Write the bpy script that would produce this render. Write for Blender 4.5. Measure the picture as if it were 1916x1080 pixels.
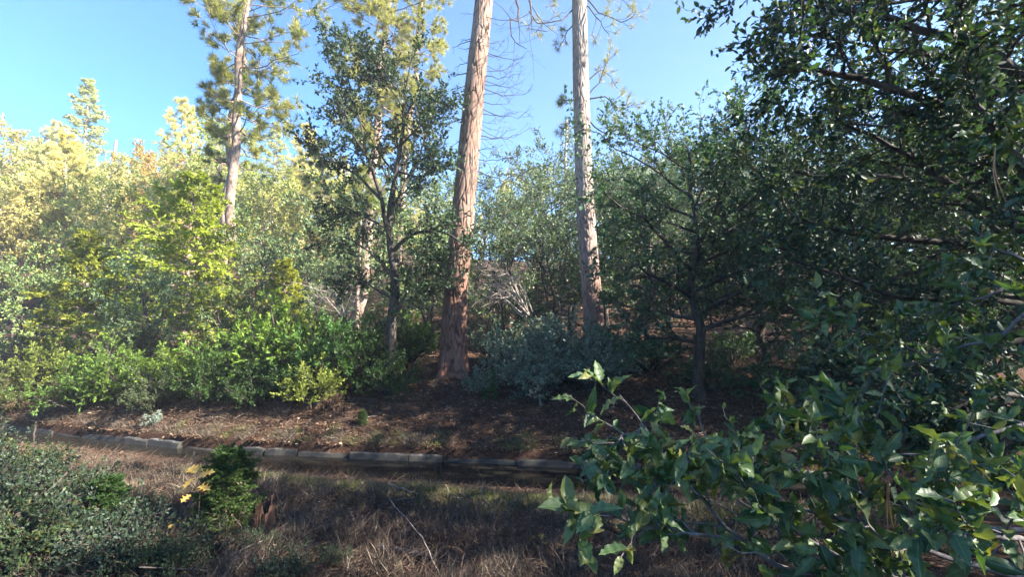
import bpy, math, random
import numpy as np
random.seed(5)
for o in list(bpy.data.objects):
    bpy.data.objects.remove(o, do_unlink=True)
S = bpy.context.scene
COL = S.collection
PI = math.pi

# ------------------------------------------------------------------ camera, sky, sun, exposure
F = 878.0                      # focal length in pixels of the 1916 px wide photograph
PITCH = math.radians(5.0)
CAMZ = 2.0
cam = bpy.data.cameras.new('camera')
cam.sensor_width = 36.0
cam.lens = 36.0 * F / 1916.0
cam.clip_start = 0.05
cam.clip_end = 3000
camo = bpy.data.objects.new('camera', cam)
COL.objects.link(camo)
camo.location = (0, 0, CAMZ)
camo.rotation_euler = (PI / 2 + PITCH, 0, 0)
S.camera = camo

SUN_EL = math.radians(33)
SUN_AZ = math.atan2(-0.30, 0.95)          # direction towards the sun in the ground plane, from +X
sdir = (math.cos(SUN_EL) * math.cos(SUN_AZ), math.cos(SUN_EL) * math.sin(SUN_AZ), math.sin(SUN_EL))
W = bpy.data.worlds.new('World')
S.world = W
W.use_nodes = True
wn = W.node_tree.nodes
wl = W.node_tree.links
sky = wn.new('ShaderNodeTexSky')
sky.sky_type = 'NISHITA'
sky.sun_disc = False
sky.sun_elevation = SUN_EL
sky.sun_rotation = PI / 2 - SUN_AZ
sky.air_density = 1.0
sky.dust_density = 0.1
sky.altitude = 1300
sky.ozone_density = 0.5
bg = wn['Background']
bg.inputs['Strength'].default_value = 0.05
wb = wn.new('ShaderNodeMix'); wb.data_type = 'RGBA'; wb.blend_type = 'MULTIPLY'; wb.inputs[0].default_value = 1
wb.inputs[7].default_value = (.24, .74, 1.18, 1)      # the photograph's cool white balance
wl.new(sky.outputs['Color'], wb.inputs[6]); wl.new(wb.outputs[2], bg.inputs['Color'])
sl = bpy.data.lights.new('sun', 'SUN')
sl.energy = 5.0
sl.angle = math.radians(0.53)
sl.color = (1.0, 0.93, 0.82)
so = bpy.data.objects.new('sun', sl)
COL.objects.link(so)
from mathutils import Vector
so.rotation_euler = Vector(sdir).to_track_quat('Z', 'Y').to_euler()
so.location = (30, -10, 30)
S.view_settings.view_transform = 'Standard'
S.view_settings.look = 'None'
S.view_settings.gamma = 1
S.view_settings.use_curve_mapping = False
S.view_settings.exposure = 2.95
S.render.engine = 'CYCLES'
S.cycles.use_denoising = True
S.cycles.max_bounces = 6
S.cycles.transparent_max_bounces = 4
S.cycles.volume_bounces = 0
S.cycles.sample_clamp_indirect = 6

# ------------------------------------------------------------------ helpers
def at(px, py, Y):
    """world point seen at photograph pixel (px, py) at ground distance Y"""
    x = (px - 958.0) / F
    z = (540.0 - py) / F
    c, s = math.cos(PITCH), math.sin(PITCH)
    d = np.array([x, c - s * z, s + c * z])
    return d / d[1] * Y + np.array([0, 0, CAMZ])

def nrm(v):
    return v / (np.linalg.norm(v, axis=-1, keepdims=True) + 1e-9)

class MB:
    """collects geometry, builds ONE mesh"""
    def __init__(self):
        self.v = []; self.n = 0
        self.t = []; self.q = []; self.tm = []; self.qm = []
        self.uv_t = []; self.uv_q = []
    def add(self, v, tris=None, quads=None, m=0, uv=None):
        v = np.asarray(v, dtype=np.float32).reshape(-1, 3)
        if tris is not None and len(tris):
            t = np.asarray(tris, dtype=np.int64).reshape(-1, 3)
            self.t.append(t + self.n); self.tm.append(np.full(len(t), m, np.int32))
            self.uv_t.append(uv[t.ravel()] if uv is not None else np.zeros((t.size, 2), np.float32))
        if quads is not None and len(quads):
            q = np.asarray(quads, dtype=np.int64).reshape(-1, 4)
            self.q.append(q + self.n); self.qm.append(np.full(len(q), m, np.int32))
            self.uv_q.append(uv[q.ravel()] if uv is not None else np.zeros((q.size, 2), np.float32))
        self.v.append(v); self.n += len(v)
    def mesh(self, name, mats, smooth=True, uv=False):
        me = bpy.data.meshes.new(name)
        v = np.concatenate(self.v) if self.v else np.zeros((0, 3), np.float32)
        t = np.concatenate(self.t) if self.t else np.zeros((0, 3), np.int64)
        q = np.concatenate(self.q) if self.q else np.zeros((0, 4), np.int64)
        me.vertices.add(len(v)); me.vertices.foreach_set('co', v.astype(np.float32).ravel())
        loops = np.concatenate([t.ravel(), q.ravel()]).astype(np.int32)
        me.loops.add(len(loops)); me.loops.foreach_set('vertex_index', loops)
        ls = np.concatenate([np.arange(len(t)) * 3, len(t) * 3 + np.arange(len(q)) * 4]).astype(np.int32)
        me.polygons.add(len(ls)); me.polygons.foreach_set('loop_start', ls)
        mi = np.concatenate((self.tm + self.qm) or [np.zeros(0, np.int32)]).astype(np.int32)
        if len(mi):
            mi = np.concatenate([np.concatenate(self.tm) if self.tm else np.zeros(0, np.int32),
                                 np.concatenate(self.qm) if self.qm else np.zeros(0, np.int32)]).astype(np.int32)
            me.polygons.foreach_set('material_index', mi)
        me.polygons.foreach_set('use_smooth', np.full(len(ls), smooth, dtype=bool))
        if uv:
            l = me.uv_layers.new(name='UVMap')
            u = np.concatenate(self.uv_t + self.uv_q).astype(np.float32)
            l.data.foreach_set('uv', u.ravel())
        for m in (mats if isinstance(mats, (list, tuple)) else [mats]):
            me.materials.append(m)
        me.update(calc_edges=True)
        return me

def tube_batch(mb, P, R, s=5, m=0, cap=False):
    """P (B,n,3) polylines, R (B,n) radii"""
    P = np.asarray(P, float); R = np.asarray(R, float)
    if P.ndim == 2: P = P[None]; R = R[None]
    B, n, _ = P.shape
    if B == 0: return
    T = nrm(np.gradient(P, axis=1))
    Tm = nrm(P[:, -1] - P[:, 0])
    ref = np.where(np.abs(Tm[:, 2:3]) < 0.8, np.array([[0, 0, 1.0]]), np.array([[1.0, 0, 0]]))
    U = nrm(np.cross(T, np.repeat(ref[:, None], n, 1)))
    V = np.cross(T, U)
    a = np.linspace(0, 2 * PI, s, endpoint=False)
    v = P[:, :, None] + R[:, :, None, None] * (np.cos(a)[None, None, :, None] * U[:, :, None] + np.sin(a)[None, None, :, None] * V[:, :, None])
    idx = np.arange(B * n * s).reshape(B, n, s)
    j = (np.arange(s) + 1) % s
    q = np.stack([idx[:, :-1, :], idx[:, 1:, :], idx[:, 1:, :][:, :, j], idx[:, :-1, :][:, :, j]], -1)
    mb.add(v, quads=q[..., ::-1], m=m)

def resample(pts, n, wob=0.0, rs=None):
    pts = np.asarray(pts, float)
    k = len(pts)
    if k > 2:   # Catmull-Rom
        p = np.concatenate([[2 * pts[0] - pts[1]], pts, [2 * pts[-1] - pts[-2]]])
        u = np.linspace(0, k - 1 - 1e-6, n); i = u.astype(int); f = (u - i)[:, None]
        a, b, c, d = p[i], p[i + 1], p[i + 2], p[i + 3]
        r = 0.5 * (2 * b + (c - a) * f + (2 * a - 5 * b + 4 * c - d) * f ** 2 + (3 * b - a - 3 * c + d) * f ** 3)
    else:
        f = np.linspace(0, 1, n)[:, None]
        r = pts[0] * (1 - f) + pts[1] * f
    if wob and rs is not None:
        w = rs.normal(0, wob, (n, 3)); w[0] = 0; w[:, 2] *= 0.4
        r = r + w
    return r

def shoots(rs, P, R, k, t0, t1, L, ang, up, npts=5, bend=0.0, rel=0.5, tip=0.25, var=0.25, taper=0.4, wob=0.05, flat=0.0):
    """k side shoots on each polyline of the batch"""
    B, n, _ = P.shape
    t = t0 + (t1 - t0) * (np.arange(k)[None] + rs.random((B, k))) / k
    f = t * (n - 1) * 0.99999; i = np.clip(f.astype(int), 0, n - 2); w = (f - i)[..., None]
    bi = np.arange(B)[:, None]
    base = P[bi, i] * (1 - w) + P[bi, i + 1] * w
    rb = (R[bi, i] * (1 - w[..., 0]) + R[bi, i + 1] * w[..., 0])
    T = nrm(P[bi, i + 1] - P[bi, i])
    ref = np.where(np.abs(T[..., 2:3]) < 0.85, np.array([0, 0, 1.0]), np.array([1.0, 0, 0]))
    U = nrm(np.cross(T, ref)); V = np.cross(U, T)
    az = rs.random((B, 1)) * 2 * PI + np.arange(k)[None] * 2.39996 + rs.normal(0, 0.5, (B, k))
    if flat > 0:
        az = np.where(np.arange(k)[None] % 2 == 0, 0, PI) + rs.normal(0, 1.2 * (1 - flat) + 0.08, (B, k))
    a = ang + rs.normal(0, 0.2, (B, k))
    D = np.cos(a)[..., None] * T + np.sin(a)[..., None] * (np.cos(az)[..., None] * U + np.sin(az)[..., None] * V)
    D = nrm(D + np.array([0, 0, up]))
    Lb = np.broadcast_to(np.asarray(L, float).reshape(-1, 1) if np.ndim(L) else np.float64(L), (B, k))
    ln = Lb * (1 - taper * t) * np.clip(1 + rs.normal(0, var, (B, k)), 0.35, 1.8)
    s = np.linspace(0, 1, npts)
    pts = base[:, :, None] + D[:, :, None] * (ln[..., None, None] * s[None, None, :, None])
    pts = pts + np.array([0, 0, 1.0]) * (bend * ln[..., None, None] * (s ** 2)[None, None, :, None])
    pts = pts + rs.normal(0, 1, pts.shape) * wob * ln[..., None, None] * s[None, None, :, None]
    rad = rb[..., None] * rel * (1 + (tip - 1) * s)[None, None]
    return pts.reshape(B * k, npts, 3), rad.reshape(B * k, npts)

TPL = {
 'leaf4': (np.array([(0, 0, 0), (.5, .5, .07), (1, 0, -.06), (.5, -.5, .07)]), np.array([(0, 1, 2), (0, 2, 3)]), None),
 'leaf6': (np.array([(0, 0, 0), (.28, .42, .07), (.68, .42, .04), (1, 0, -.1), (.68, -.42, .04), (.28, -.42, .07)]), None, np.array([(0, 1, 2, 3), (0, 3, 4, 5)])),
 'needle': (np.array([(0, .5, 0), (0, -.5, 0), (1, 0, -.08)]), np.array([(0, 1, 2)]), None),
 'blade': (np.array([(0, .5, 0), (0, -.5, 0), (.55, .35, .0), (.55, -.35, .0), (1, 0, -.22)]), np.array([(2, 3, 4)]), np.array([(0, 1, 3, 2)])),
}
def leaf_batch(mb, base, D, N, L, Wd, tpl='leaf4', m=0):
    tv, tt, tq = TPL[tpl] if isinstance(tpl, str) else tpl
    D = nrm(D); Sd = nrm(np.cross(D, N)); Nn = np.cross(Sd, D)
    n = len(base); k = len(tv)
    L = np.broadcast_to(L, (n,))[:, None, None]; Wd = np.broadcast_to(Wd, (n,))[:, None, None]
    v = base[:, None] + D[:, None] * (L * tv[None, :, 0:1]) + Sd[:, None] * (Wd * tv[None, :, 1:2]) + Nn[:, None] * (L * tv[None, :, 2:3])
    off = (np.arange(n) * k)[:, None, None]
    mb.add(v, (tt[None] + off) if tt is not None else None, (tq[None] + off) if tq is not None else None, m=m,
           uv=np.tile(np.stack([tv[:, 0], tv[:, 1] + .5], 1), (n, 1)).astype(np.float32))

def on_twigs(rs, P, k, t0=0.1, t1=1.0):
    B, n, _ = P.shape
    t = t0 + (t1 - t0) * (np.arange(k)[None] + rs.random((B, k))) / k
    f = t * (n - 1) * 0.99999; i = np.clip(f.astype(int), 0, n - 2); w = (f - i)[..., None]
    bi = np.arange(B)[:, None]
    return (P[bi, i] * (1 - w) + P[bi, i + 1] * w).reshape(-1, 3), nrm(P[bi, i + 1] - P[bi, i]).reshape(-1, 3)

def leafy(rs, mb, P, k, L, Wd, tpl='leaf4', t0=0.1, along=0.6, upn=0.8, m=0, droop=0.0):
    b, T = on_twigs(rs, P, k, t0)
    n = len(b)
    D = T * along + rs.normal(0, 0.6, (n, 3)); D[:, 2] -= droop
    N = rs.normal(0, 0.6, (n, 3)); N[:, 2] += upn
    s = np.clip(1 + rs.normal(0, 0.25, n), 0.5, 1.6)
    leaf_batch(mb, b, D, N, L * s, Wd * s, tpl, m)

# ------------------------------------------------------------------ materials
def new_mat(name):
    m = bpy.data.materials.new(name); m.use_nodes = True
    nt = m.node_tree
    for n in list(nt.nodes): nt.nodes.remove(n)
    out = nt.nodes.new('ShaderNodeOutputMaterial')
    return m, nt, nt.nodes, nt.links, out
def ramp(ns, stops):
    r = ns.new('ShaderNodeValToRGB')
    e = r.color_ramp.elements
    while len(e) < len(stops): e.new(0.5)
    for x, (p, c) in zip(e, stops):
        x.position = p; x.color = (*c, 1)
    return r
def leaf_mat(name, stops, trans=0.35, rough=0.5, spec=0.5, tint=False, vein=False, tcol=(1.25, 1.3, .5)):
    m, nt, ns, ls, out = new_mat(name)
    geo = ns.new('ShaderNodeNewGeometry')
    r = ramp(ns, stops)
    ls.new(geo.outputs['Random Per Island'], r.inputs[0])
    colr = r.outputs[0]
    if tint:
        oi = ns.new('ShaderNodeObjectInfo')
        mx = ns.new('ShaderNodeMix'); mx.data_type = 'RGBA'; mx.blend_type = 'MULTIPLY'
        mx.inputs[0].default_value = 1.0
        ls.new(colr, mx.inputs[6]); ls.new(oi.outputs['Color'], mx.inputs[7]); colr = mx.outputs[2]
    p = ns.new('ShaderNodeBsdfPrincipled')
    p.inputs['Roughness'].default_value = rough
    p.inputs['Specular IOR Level'].default_value = spec
    if vein:
        uv = ns.new('ShaderNodeUVMap'); sp = ns.new('ShaderNodeSeparateXYZ'); ls.new(uv.outputs[0], sp.inputs[0])
        a = ns.new('ShaderNodeMath'); a.operation = 'SUBTRACT'; a.inputs[1].default_value = .5; ls.new(sp.outputs[1], a.inputs[0])
        b = ns.new('ShaderNodeMath'); b.operation = 'ABSOLUTE'; ls.new(a.outputs[0], b.inputs[0])
        # side veins: stripes slanting off the midrib
        w = ns.new('ShaderNodeMath'); w.operation = 'MULTIPLY_ADD'; ls.new(sp.outputs[0], w.inputs[0]); w.inputs[1].default_value = 7.0
        w2 = ns.new('ShaderNodeMath'); w2.operation = 'MULTIPLY'; w2.inputs[1].default_value = -5.0; ls.new(b.outputs[0], w2.inputs[0]); ls.new(w2.outputs[0], w.inputs[2])
        fr = ns.new('ShaderNodeMath'); fr.operation = 'PINGPONG'; fr.inputs[1].default_value = .5; ls.new(w.outputs[0], fr.inputs[0])
        side = ns.new('ShaderNodeMapRange'); side.inputs[1].default_value = 0.0; side.inputs[2].default_value = .09; side.inputs[3].default_value = .3; side.inputs[4].default_value = 0; ls.new(fr.outputs[0], side.inputs[0])
        mid = ns.new('ShaderNodeMapRange'); mid.inputs[1].default_value = .012; mid.inputs[2].default_value = .035; mid.inputs[3].default_value = .75; mid.inputs[4].default_value = 0; ls.new(b.outputs[0], mid.inputs[0])
        mm = ns.new('ShaderNodeMath'); mm.operation = 'MAXIMUM'; ls.new(side.outputs[0], mm.inputs[0]); ls.new(mid.outputs[0], mm.inputs[1])
        tc = ns.new('ShaderNodeNewGeometry'); nz = ns.new('ShaderNodeTexNoise'); nz.inputs['Scale'].default_value = 60; nz.inputs['Detail'].default_value = 3
        ls.new(tc.outputs['Position'], nz.inputs['Vector'])
        mv = ns.new('ShaderNodeMix'); mv.data_type = 'RGBA'; ls.new(mm.outputs[0], mv.inputs[0]); ls.new(colr, mv.inputs[6]); mv.inputs[7].default_value = (.16, .22, .09, 1)
        mz = ns.new('ShaderNodeMix'); mz.data_type = 'RGBA'; mz.blend_type = 'OVERLAY'; mz.inputs[0].default_value = .5; ls.new(mv.outputs[2], mz.inputs[6]); ls.new(nz.outputs[0], mz.inputs[7])
        colr = mz.outputs[2]
        bp = ns.new('ShaderNodeBump'); bp.inputs['Strength'].default_value = .35; bp.inputs['Distance'].default_value = .004; ls.new(nz.outputs[0], bp.inputs['Height']); ls.new(bp.outputs[0], p.inputs['Normal'])
    ls.new(colr, p.inputs['Base Color'])
    if trans > 0:
        t = ns.new('ShaderNodeBsdfTranslucent')
        tm = ns.new('ShaderNodeMix'); tm.data_type = 'RGBA'; tm.blend_type = 'MULTIPLY'; tm.inputs[0].default_value = 1
        ls.new(colr, tm.inputs[6]); tm.inputs[7].default_value = (*tcol, 1); ls.new(tm.outputs[2], t.inputs['Color'])
        mix = ns.new('ShaderNodeMixShader'); mix.inputs[0].default_value = trans
        ls.new(p.outputs[0], mix.inputs[1]); ls.new(t.outputs[0], mix.inputs[2]); ls.new(mix.outputs[0], out.inputs[0])
    else:
        ls.new(p.outputs[0], out.inputs[0])
    return m
def bark_mat(name, dark, mid, light, scale=6.0, stretch=0.25, bump=0.02, tint=False, rough=.9):
    m, nt, ns, ls, out = new_mat(name)
    tc = ns.new('ShaderNodeTexCoord'); mp = ns.new('ShaderNodeMapping')
    mp.inputs['Scale'].default_value = (1, 1, stretch); ls.new(tc.outputs['Object'], mp.inputs[0])
    n1 = ns.new('ShaderNodeTexNoise'); n1.inputs['Scale'].default_value = scale * 2.2; n1.inputs['Detail'].default_value = 6; n1.inputs['Roughness'].default_value = .65
    ls.new(mp.outputs[0], n1.inputs['Vector'])
    n2 = ns.new('ShaderNodeTexNoise'); n2.inputs['Scale'].default_value = scale * .35; n2.inputs['Detail'].default_value = 4; ls.new(tc.outputs['Object'], n2.inputs['Vector'])
    r = ramp(ns, [(.3, dark), (.5, mid), (.72, light)]); ls.new(n1.outputs[0], r.inputs[0])
    r2 = ramp(ns, [(.3, (.6, .55, .52)), (.7, (1.15, 1.1, 1.08))]); ls.new(n2.outputs[0], r2.inputs[0])
    mx = ns.new('ShaderNodeMix'); mx.data_type = 'RGBA'; mx.blend_type = 'MULTIPLY'; mx.inputs[0].default_value = 1
    ls.new(r.outputs[0], mx.inputs[6]); ls.new(r2.outputs[0], mx.inputs[7])
    p = ns.new('ShaderNodeBsdfPrincipled'); p.inputs['Roughness'].default_value = rough; p.inputs['Specular IOR Level'].default_value = .2
    ls.new(mx.outputs[2], p.inputs['Base Color'])
    bp = ns.new('ShaderNodeBump'); bp.inputs['Strength'].default_value = .8; bp.inputs['Distance'].default_value = bump
    ls.new(n1.outputs[0], bp.inputs['Height']); ls.new(bp.outputs[0], p.inputs['Normal'])
    ls.new(p.outputs[0], out.inputs[0])
    return m
def pine_bark_mat(name, plate, plate2, furrow):
    """furrow depth comes from the mesh attribute 'furrow' (the trunk is carved there too)"""
    m, nt, ns, ls, out = new_mat(name)
    at_ = ns.new('ShaderNodeAttribute'); at_.attribute_name = 'furrow'
    tc = ns.new('ShaderNodeTexCoord'); mp = ns.new('ShaderNodeMapping'); mp.inputs['Scale'].default_value = (1, 1, .3); ls.new(tc.outputs['Object'], mp.inputs[0])
    n1 = ns.new('ShaderNodeTexNoise'); n1.inputs['Scale'].default_value = 22; n1.inputs['Detail'].default_value = 7; n1.inputs['Roughness'].default_value = .7; ls.new(mp.outputs[0], n1.inputs['Vector'])
    n2 = ns.new('ShaderNodeTexNoise'); n2.inputs['Scale'].default_value = 2.2; n2.inputs['Detail'].default_value = 3; ls.new(mp.outputs[0], n2.inputs['Vector'])
    r = ramp(ns, [(.32, plate), (.68, plate2)]); ls.new(n2.outputs[0], r.inputs[0])
    r1 = ramp(ns, [(.25, (.45, .42, .4)), (.6, (1.1, 1.1, 1.1))]); ls.new(n1.outputs[0], r1.inputs[0])
    mx = ns.new('ShaderNodeMix'); mx.data_type = 'RGBA'; mx.blend_type = 'MULTIPLY'; mx.inputs[0].default_value = .8
    ls.new(r.outputs[0], mx.inputs[6]); ls.new(r1.outputs[0], mx.inputs[7])
    sz = ns.new('ShaderNodeSeparateXYZ'); ls.new(tc.outputs['Object'], sz.inputs[0])     # redder old bark on the lowest metres
    mz = ns.new('ShaderNodeMapRange'); mz.inputs[1].default_value = .5; mz.inputs[2].default_value = 4.5; ls.new(sz.outputs[2], mz.inputs[0])
    mo = ns.new('ShaderNodeMix'); mo.data_type = 'RGBA'; mo.blend_type = 'MULTIPLY'; mo.inputs[6].default_value = (.85, .62, .55, 1); mo.inputs[7].default_value = (1, 1, 1, 1); mo.blend_type = 'MIX'; ls.new(mz.outputs[0], mo.inputs[0])
    mx2 = ns.new('ShaderNodeMix'); mx2.data_type = 'RGBA'; mx2.blend_type = 'MULTIPLY'; mx2.inputs[0].default_value = 1; ls.new(mx.outputs[2], mx2.inputs[6]); ls.new(mo.outputs[2], mx2.inputs[7]); mx = mx2
    mf = ns.new('ShaderNodeMix'); mf.data_type = 'RGBA'; ls.new(at_.outputs['Fac'], mf.inputs[0]); ls.new(mx.outputs[2], mf.inputs[6]); mf.inputs[7].default_value = (*furrow, 1)
    p = ns.new('ShaderNodeBsdfPrincipled'); p.inputs['Roughness'].default_value = .9; p.inputs['Specular IOR Level'].default_value = .15
    ls.new(mf.outputs[2], p.inputs['Base Color'])
    bp = ns.new('ShaderNodeBump'); bp.inputs['Strength'].default_value = .9; bp.inputs['Distance'].default_value = .015; ls.new(n1.outputs[0], bp.inputs['Height']); ls.new(bp.outputs[0], p.inputs['Normal'])
    ls.new(p.outputs[0], out.inputs[0])
    return m

M = {}
M['oak_leaf'] = leaf_mat('live_oak_leaf', [(0, (.028, .058, .030)), (.5, (.045, .085, .038)), (.9, (.07, .115, .045)), (1, (.14, .14, .04))], .25, .55, .35, tint=True)
M['near_leaf'] = leaf_mat('spiny_oak_leaf', [(0, (.030, .068, .030)), (.35, (.058, .105, .038)), (.65, (.09, .132, .04)), (.88, (.13, .15, .045)), (.97, (.18, .165, .045)), (1, (.22, .17, .055))], .28, .45, .4, vein=True)
M['yellow_leaf'] = leaf_mat('yellow_oak_leaf', [(0, (.26, .14, .03)), (1, (.34, .24, .06))], .35, .55, .3, vein=True)
M['broad_leaf'] = leaf_mat('deciduous_leaf', [(0, (.55, .6, .5)), (.5, (.9, .95, .8)), (1, (1.2, 1.1, .9))], .4, .55, .3, tint=True)
M['cedar'] = leaf_mat('cedar_spray', [(0, (.6, .65, .6)), (.5, (.9, .95, .9)), (1, (1.3, 1.2, 1.0))], .35, .6, .25, tint=True)
M['pine_needle'] = leaf_mat('pine_needle', [(0, (.10, .125, .04)), (.6, (.2, .215, .075)), (1, (.32, .29, .12))], .35, .5, .4, tint=True)
M['manzanita'] = leaf_mat('manzanita_leaf', [(0, (.06, .095, .07)), (.6, (.095, .13, .095)), (1, (.15, .17, .12))], .2, .5, .4, tint=True)
M['dead_leaf'] = leaf_mat('dead_leaf', [(0, (.04, .022, .015)), (.5, (.10, .055, .034)), (.85, (.19, .12, .075)), (1, (.34, .26, .18))], .15, .75, .2)
M['dead_needle'] = leaf_mat('fallen_needle', [(0, (.03, .018, .013)), (.6, (.07, .042, .028)), (1, (.17, .115, .075))], 0, .7, .2)
M['dry_grass'] = leaf_mat('dry_grass_blade', [(0, (.045, .034, .026)), (.5, (.105, .08, .06)), (.85, (.18, .145, .105)), (1, (.36, .30, .22))], .3, .6, .3, tcol=(1, .95, .8))
M['green_grass'] = leaf_mat('green_grass_blade', [(0, (.05, .075, .018)), (.6, (.11, .13, .035)), (1, (.22, .20, .075))], .35, .55, .3)
M['brown_weed'] = leaf_mat('dead_weed_stem', [(0, (.025, .016, .013)), (.6, (.06, .038, .029)), (1, (.14, .1, .075))], 0, .8, .2)
M['oak_bark'] = bark_mat('oak_bark', (.02, .017, .014), (.05, .043, .036), (.10, .09, .078), 9, .4, .015)
M['grey_twig'] = bark_mat('grey_twig', (.06, .055, .055), (.13, .12, .12), (.22, .21, .20), 30, .6, .002)
M['dead_wood'] = bark_mat('pale_dead_wood', (.15, .13, .115), (.28, .25, .22), (.42, .38, .35), 12, .4, .004)
M['dead_dark'] = bark_mat('dark_dead_branch', (.035, .028, .025), (.07, .058, .05), (.13, .11, .1), 12, .5, .004)
M['red_pine_bark'] = pine_bark_mat('red_pine_bark', (.155, .092, .066), (.25, .18, .145), (.028, .016, .012))
M['grey_pine_bark'] = pine_bark_mat('grey_pine_bark', (.2, .15, .125), (.31, .26, .23), (.055, .04, .034))
M['thin_pine_bark'] = bark_mat('thin_pine_bark', (.08, .058, .047), (.24, .18, .145), (.38, .31, .26), 9, .3, .02)
M['fallen_twig'] = bark_mat('fallen_twig', (.03, .025, .022), (.10, .085, .075), (.24, .21, .19), 6, .6, .003)
M['stump_wood'] = bark_mat('stump_wood', (.025, .015, .012), (.085, .05, .036), (.17, .11, .08), 14, .15, .02)
M['burnt_wood'] = bark_mat('burnt_wood', (.012, .012, .013), (.035, .034, .036), (.09, .09, .095), 14, .3, .01)

def ground_mat():
    m, nt, ns, ls, out = new_mat('forest_floor')
    geo = ns.new('ShaderNodeNewGeometry')
    def noise(sc, det=6, ro=.6):
        n = ns.new('ShaderNodeTexNoise'); n.inputs['Scale'].default_value = sc; n.inputs['Detail'].default_value = det; n.inputs['Roughness'].default_value = ro
        ls.new(geo.outputs['Position'], n.inputs['Vector']); return n
    a = noise(34, 8, .72); b = noise(1.6, 5); c = noise(7, 6)
    r = ramp(ns, [(.3, (.016, .010, .008)), (.5, (.052, .031, .022)), (.66, (.105, .066, .047)), (.8, (.19, .14, .105))]); ls.new(a.outputs[0], r.inputs[0])
    r2 = ramp(ns, [(.35, (.8, .72, .66)), (.65, (1.2, 1.1, 1.0))]); ls.new(b.outputs[0], r2.inputs[0])
    mx = ns.new('ShaderNodeMix'); mx.data_type = 'RGBA'; mx.blend_type = 'MULTIPLY'; mx.inputs[0].default_value = 1; ls.new(r.outputs[0], mx.inputs[6]); ls.new(r2.outputs[0], mx.inputs[7])
    p = ns.new('ShaderNodeBsdfPrincipled'); p.inputs['Roughness'].default_value = .95; p.inputs['Specular IOR Level'].default_value = .1
    ls.new(mx.outputs[2], p.inputs['Base Color'])
    ad = ns.new('ShaderNodeMath'); ls.new(a.outputs[0], ad.inputs[0]); ls.new(c.outputs[0], ad.inputs[1])
    bp = ns.new('ShaderNodeBump'); bp.inputs['Strength'].default_value = 1; bp.inputs['Distance'].default_value = .05; ls.new(ad.outputs[0], bp.inputs['Height']); ls.new(bp.outputs[0], p.inputs['Normal'])
    ls.new(p.outputs[0], out.inputs[0]); return m
M['ground'] = ground_mat()
def concrete_mat():
    m, nt, ns, ls, out = new_mat('weathered_concrete')
    geo = ns.new('ShaderNodeNewGeometry')
    n = ns.new('ShaderNodeTexNoise'); n.inputs['Scale'].default_value = 9; n.inputs['Detail'].default_value = 8; n.inputs['Roughness'].default_value = .7; ls.new(geo.outputs['Position'], n.inputs['Vector'])
    r = ramp(ns, [(.34, (.016, .015, .012)), (.5, (.065, .062, .056)), (.68, (.20, .19, .175))]); ls.new(n.outputs[0], r.inputs[0])
    p = ns.new('ShaderNodeBsdfPrincipled'); p.inputs['Roughness'].default_value = .85
    sp = ns.new('ShaderNodeSeparateXYZ'); ls.new(geo.outputs['Position'], sp.inputs[0])
    wet = ns.new('ShaderNodeMath'); wet.operation = 'MULTIPLY_ADD'; wet.inputs[1].default_value = .09; ls.new(n.outputs[0], wet.inputs[0]); ls.new(sp.outputs[2], wet.inputs[2])
    wr_ = ns.new('ShaderNodeMapRange'); wr_.inputs[1].default_value = -.085; wr_.inputs[2].default_value = -.035; wr_.inputs[3].default_value = .93; wr_.inputs[4].default_value = 0; ls.new(wet.outputs[0], wr_.inputs[0])
    wm = ns.new('ShaderNodeMix'); wm.data_type = 'RGBA'; ls.new(wr_.outputs[0], wm.inputs[0]); ls.new(r.outputs[0], wm.inputs[6]); wm.inputs[7].default_value = (.018, .016, .012, 1)
    ls.new(wm.outputs[2], p.inputs['Base Color'])
    bp = ns.new('ShaderNodeBump'); bp.inputs['Strength'].default_value = .6; bp.inputs['Distance'].default_value = .02; ls.new(n.outputs[0], bp.inputs['Height']); ls.new(bp.outputs[0], p.inputs['Normal'])
    ls.new(p.outputs[0], out.inputs[0]); return m
M['concrete'] = concrete_mat()
def water_mat():
    m, nt, ns, ls, out = new_mat('ditch_water')
    geo = ns.new('ShaderNodeNewGeometry')
    n = ns.new('ShaderNodeTexNoise'); n.inputs['Scale'].default_value = 5; n.inputs['Detail'].default_value = 3; ls.new(geo.outputs['Position'], n.inputs['Vector'])
    p = ns.new('ShaderNodeBsdfPrincipled'); p.inputs['Base Color'].default_value = (.012, .011, .009, 1); p.inputs['Roughness'].default_value = .12; p.inputs['IOR'].default_value = 1.33; p.inputs['Specular IOR Level'].default_value = .22
    bp = ns.new('ShaderNodeBump'); bp.inputs['Strength'].default_value = .25; bp.inputs['Distance'].default_value = .02; ls.new(n.outputs[0], bp.inputs['Height']); ls.new(bp.outputs[0], p.inputs['Normal'])
    ls.new(p.outputs[0], out.inputs[0]); return m
M['water'] = water_mat()

# ------------------------------------------------------------------ object helpers
def empty(name, loc, label, cat, group=None, rz=0.0, sc=1.0):
    o = bpy.data.objects.new(name, None); COL.objects.link(o)
    o.location = [float(c) for c in loc]; o.rotation_euler = (0, 0, rz); o.scale = (sc, sc, sc)
    o.empty_display_size = .3
    o['label'] = label; o['category'] = cat
    if group: o['group'] = group
    return o
def link(name, me, parent=None, color=None, kind=None, label=None):
    o = bpy.data.objects.new(name, me); COL.objects.link(o)
    if parent is not None: o.parent = parent
    if color is not None: o.color = (*color, 1)
    if kind: o['kind'] = kind
    if label: o['label'] = label
    return o
def plant(tpl, name, label, cat, loc, rz=0.0, sc=1.0, group=None, color=(1, 1, 1)):
    t = empty(name, loc, label, cat, group, rz, sc)
    for k, me in tpl.items():
        link(k, me, t, color)
    return t

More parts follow.
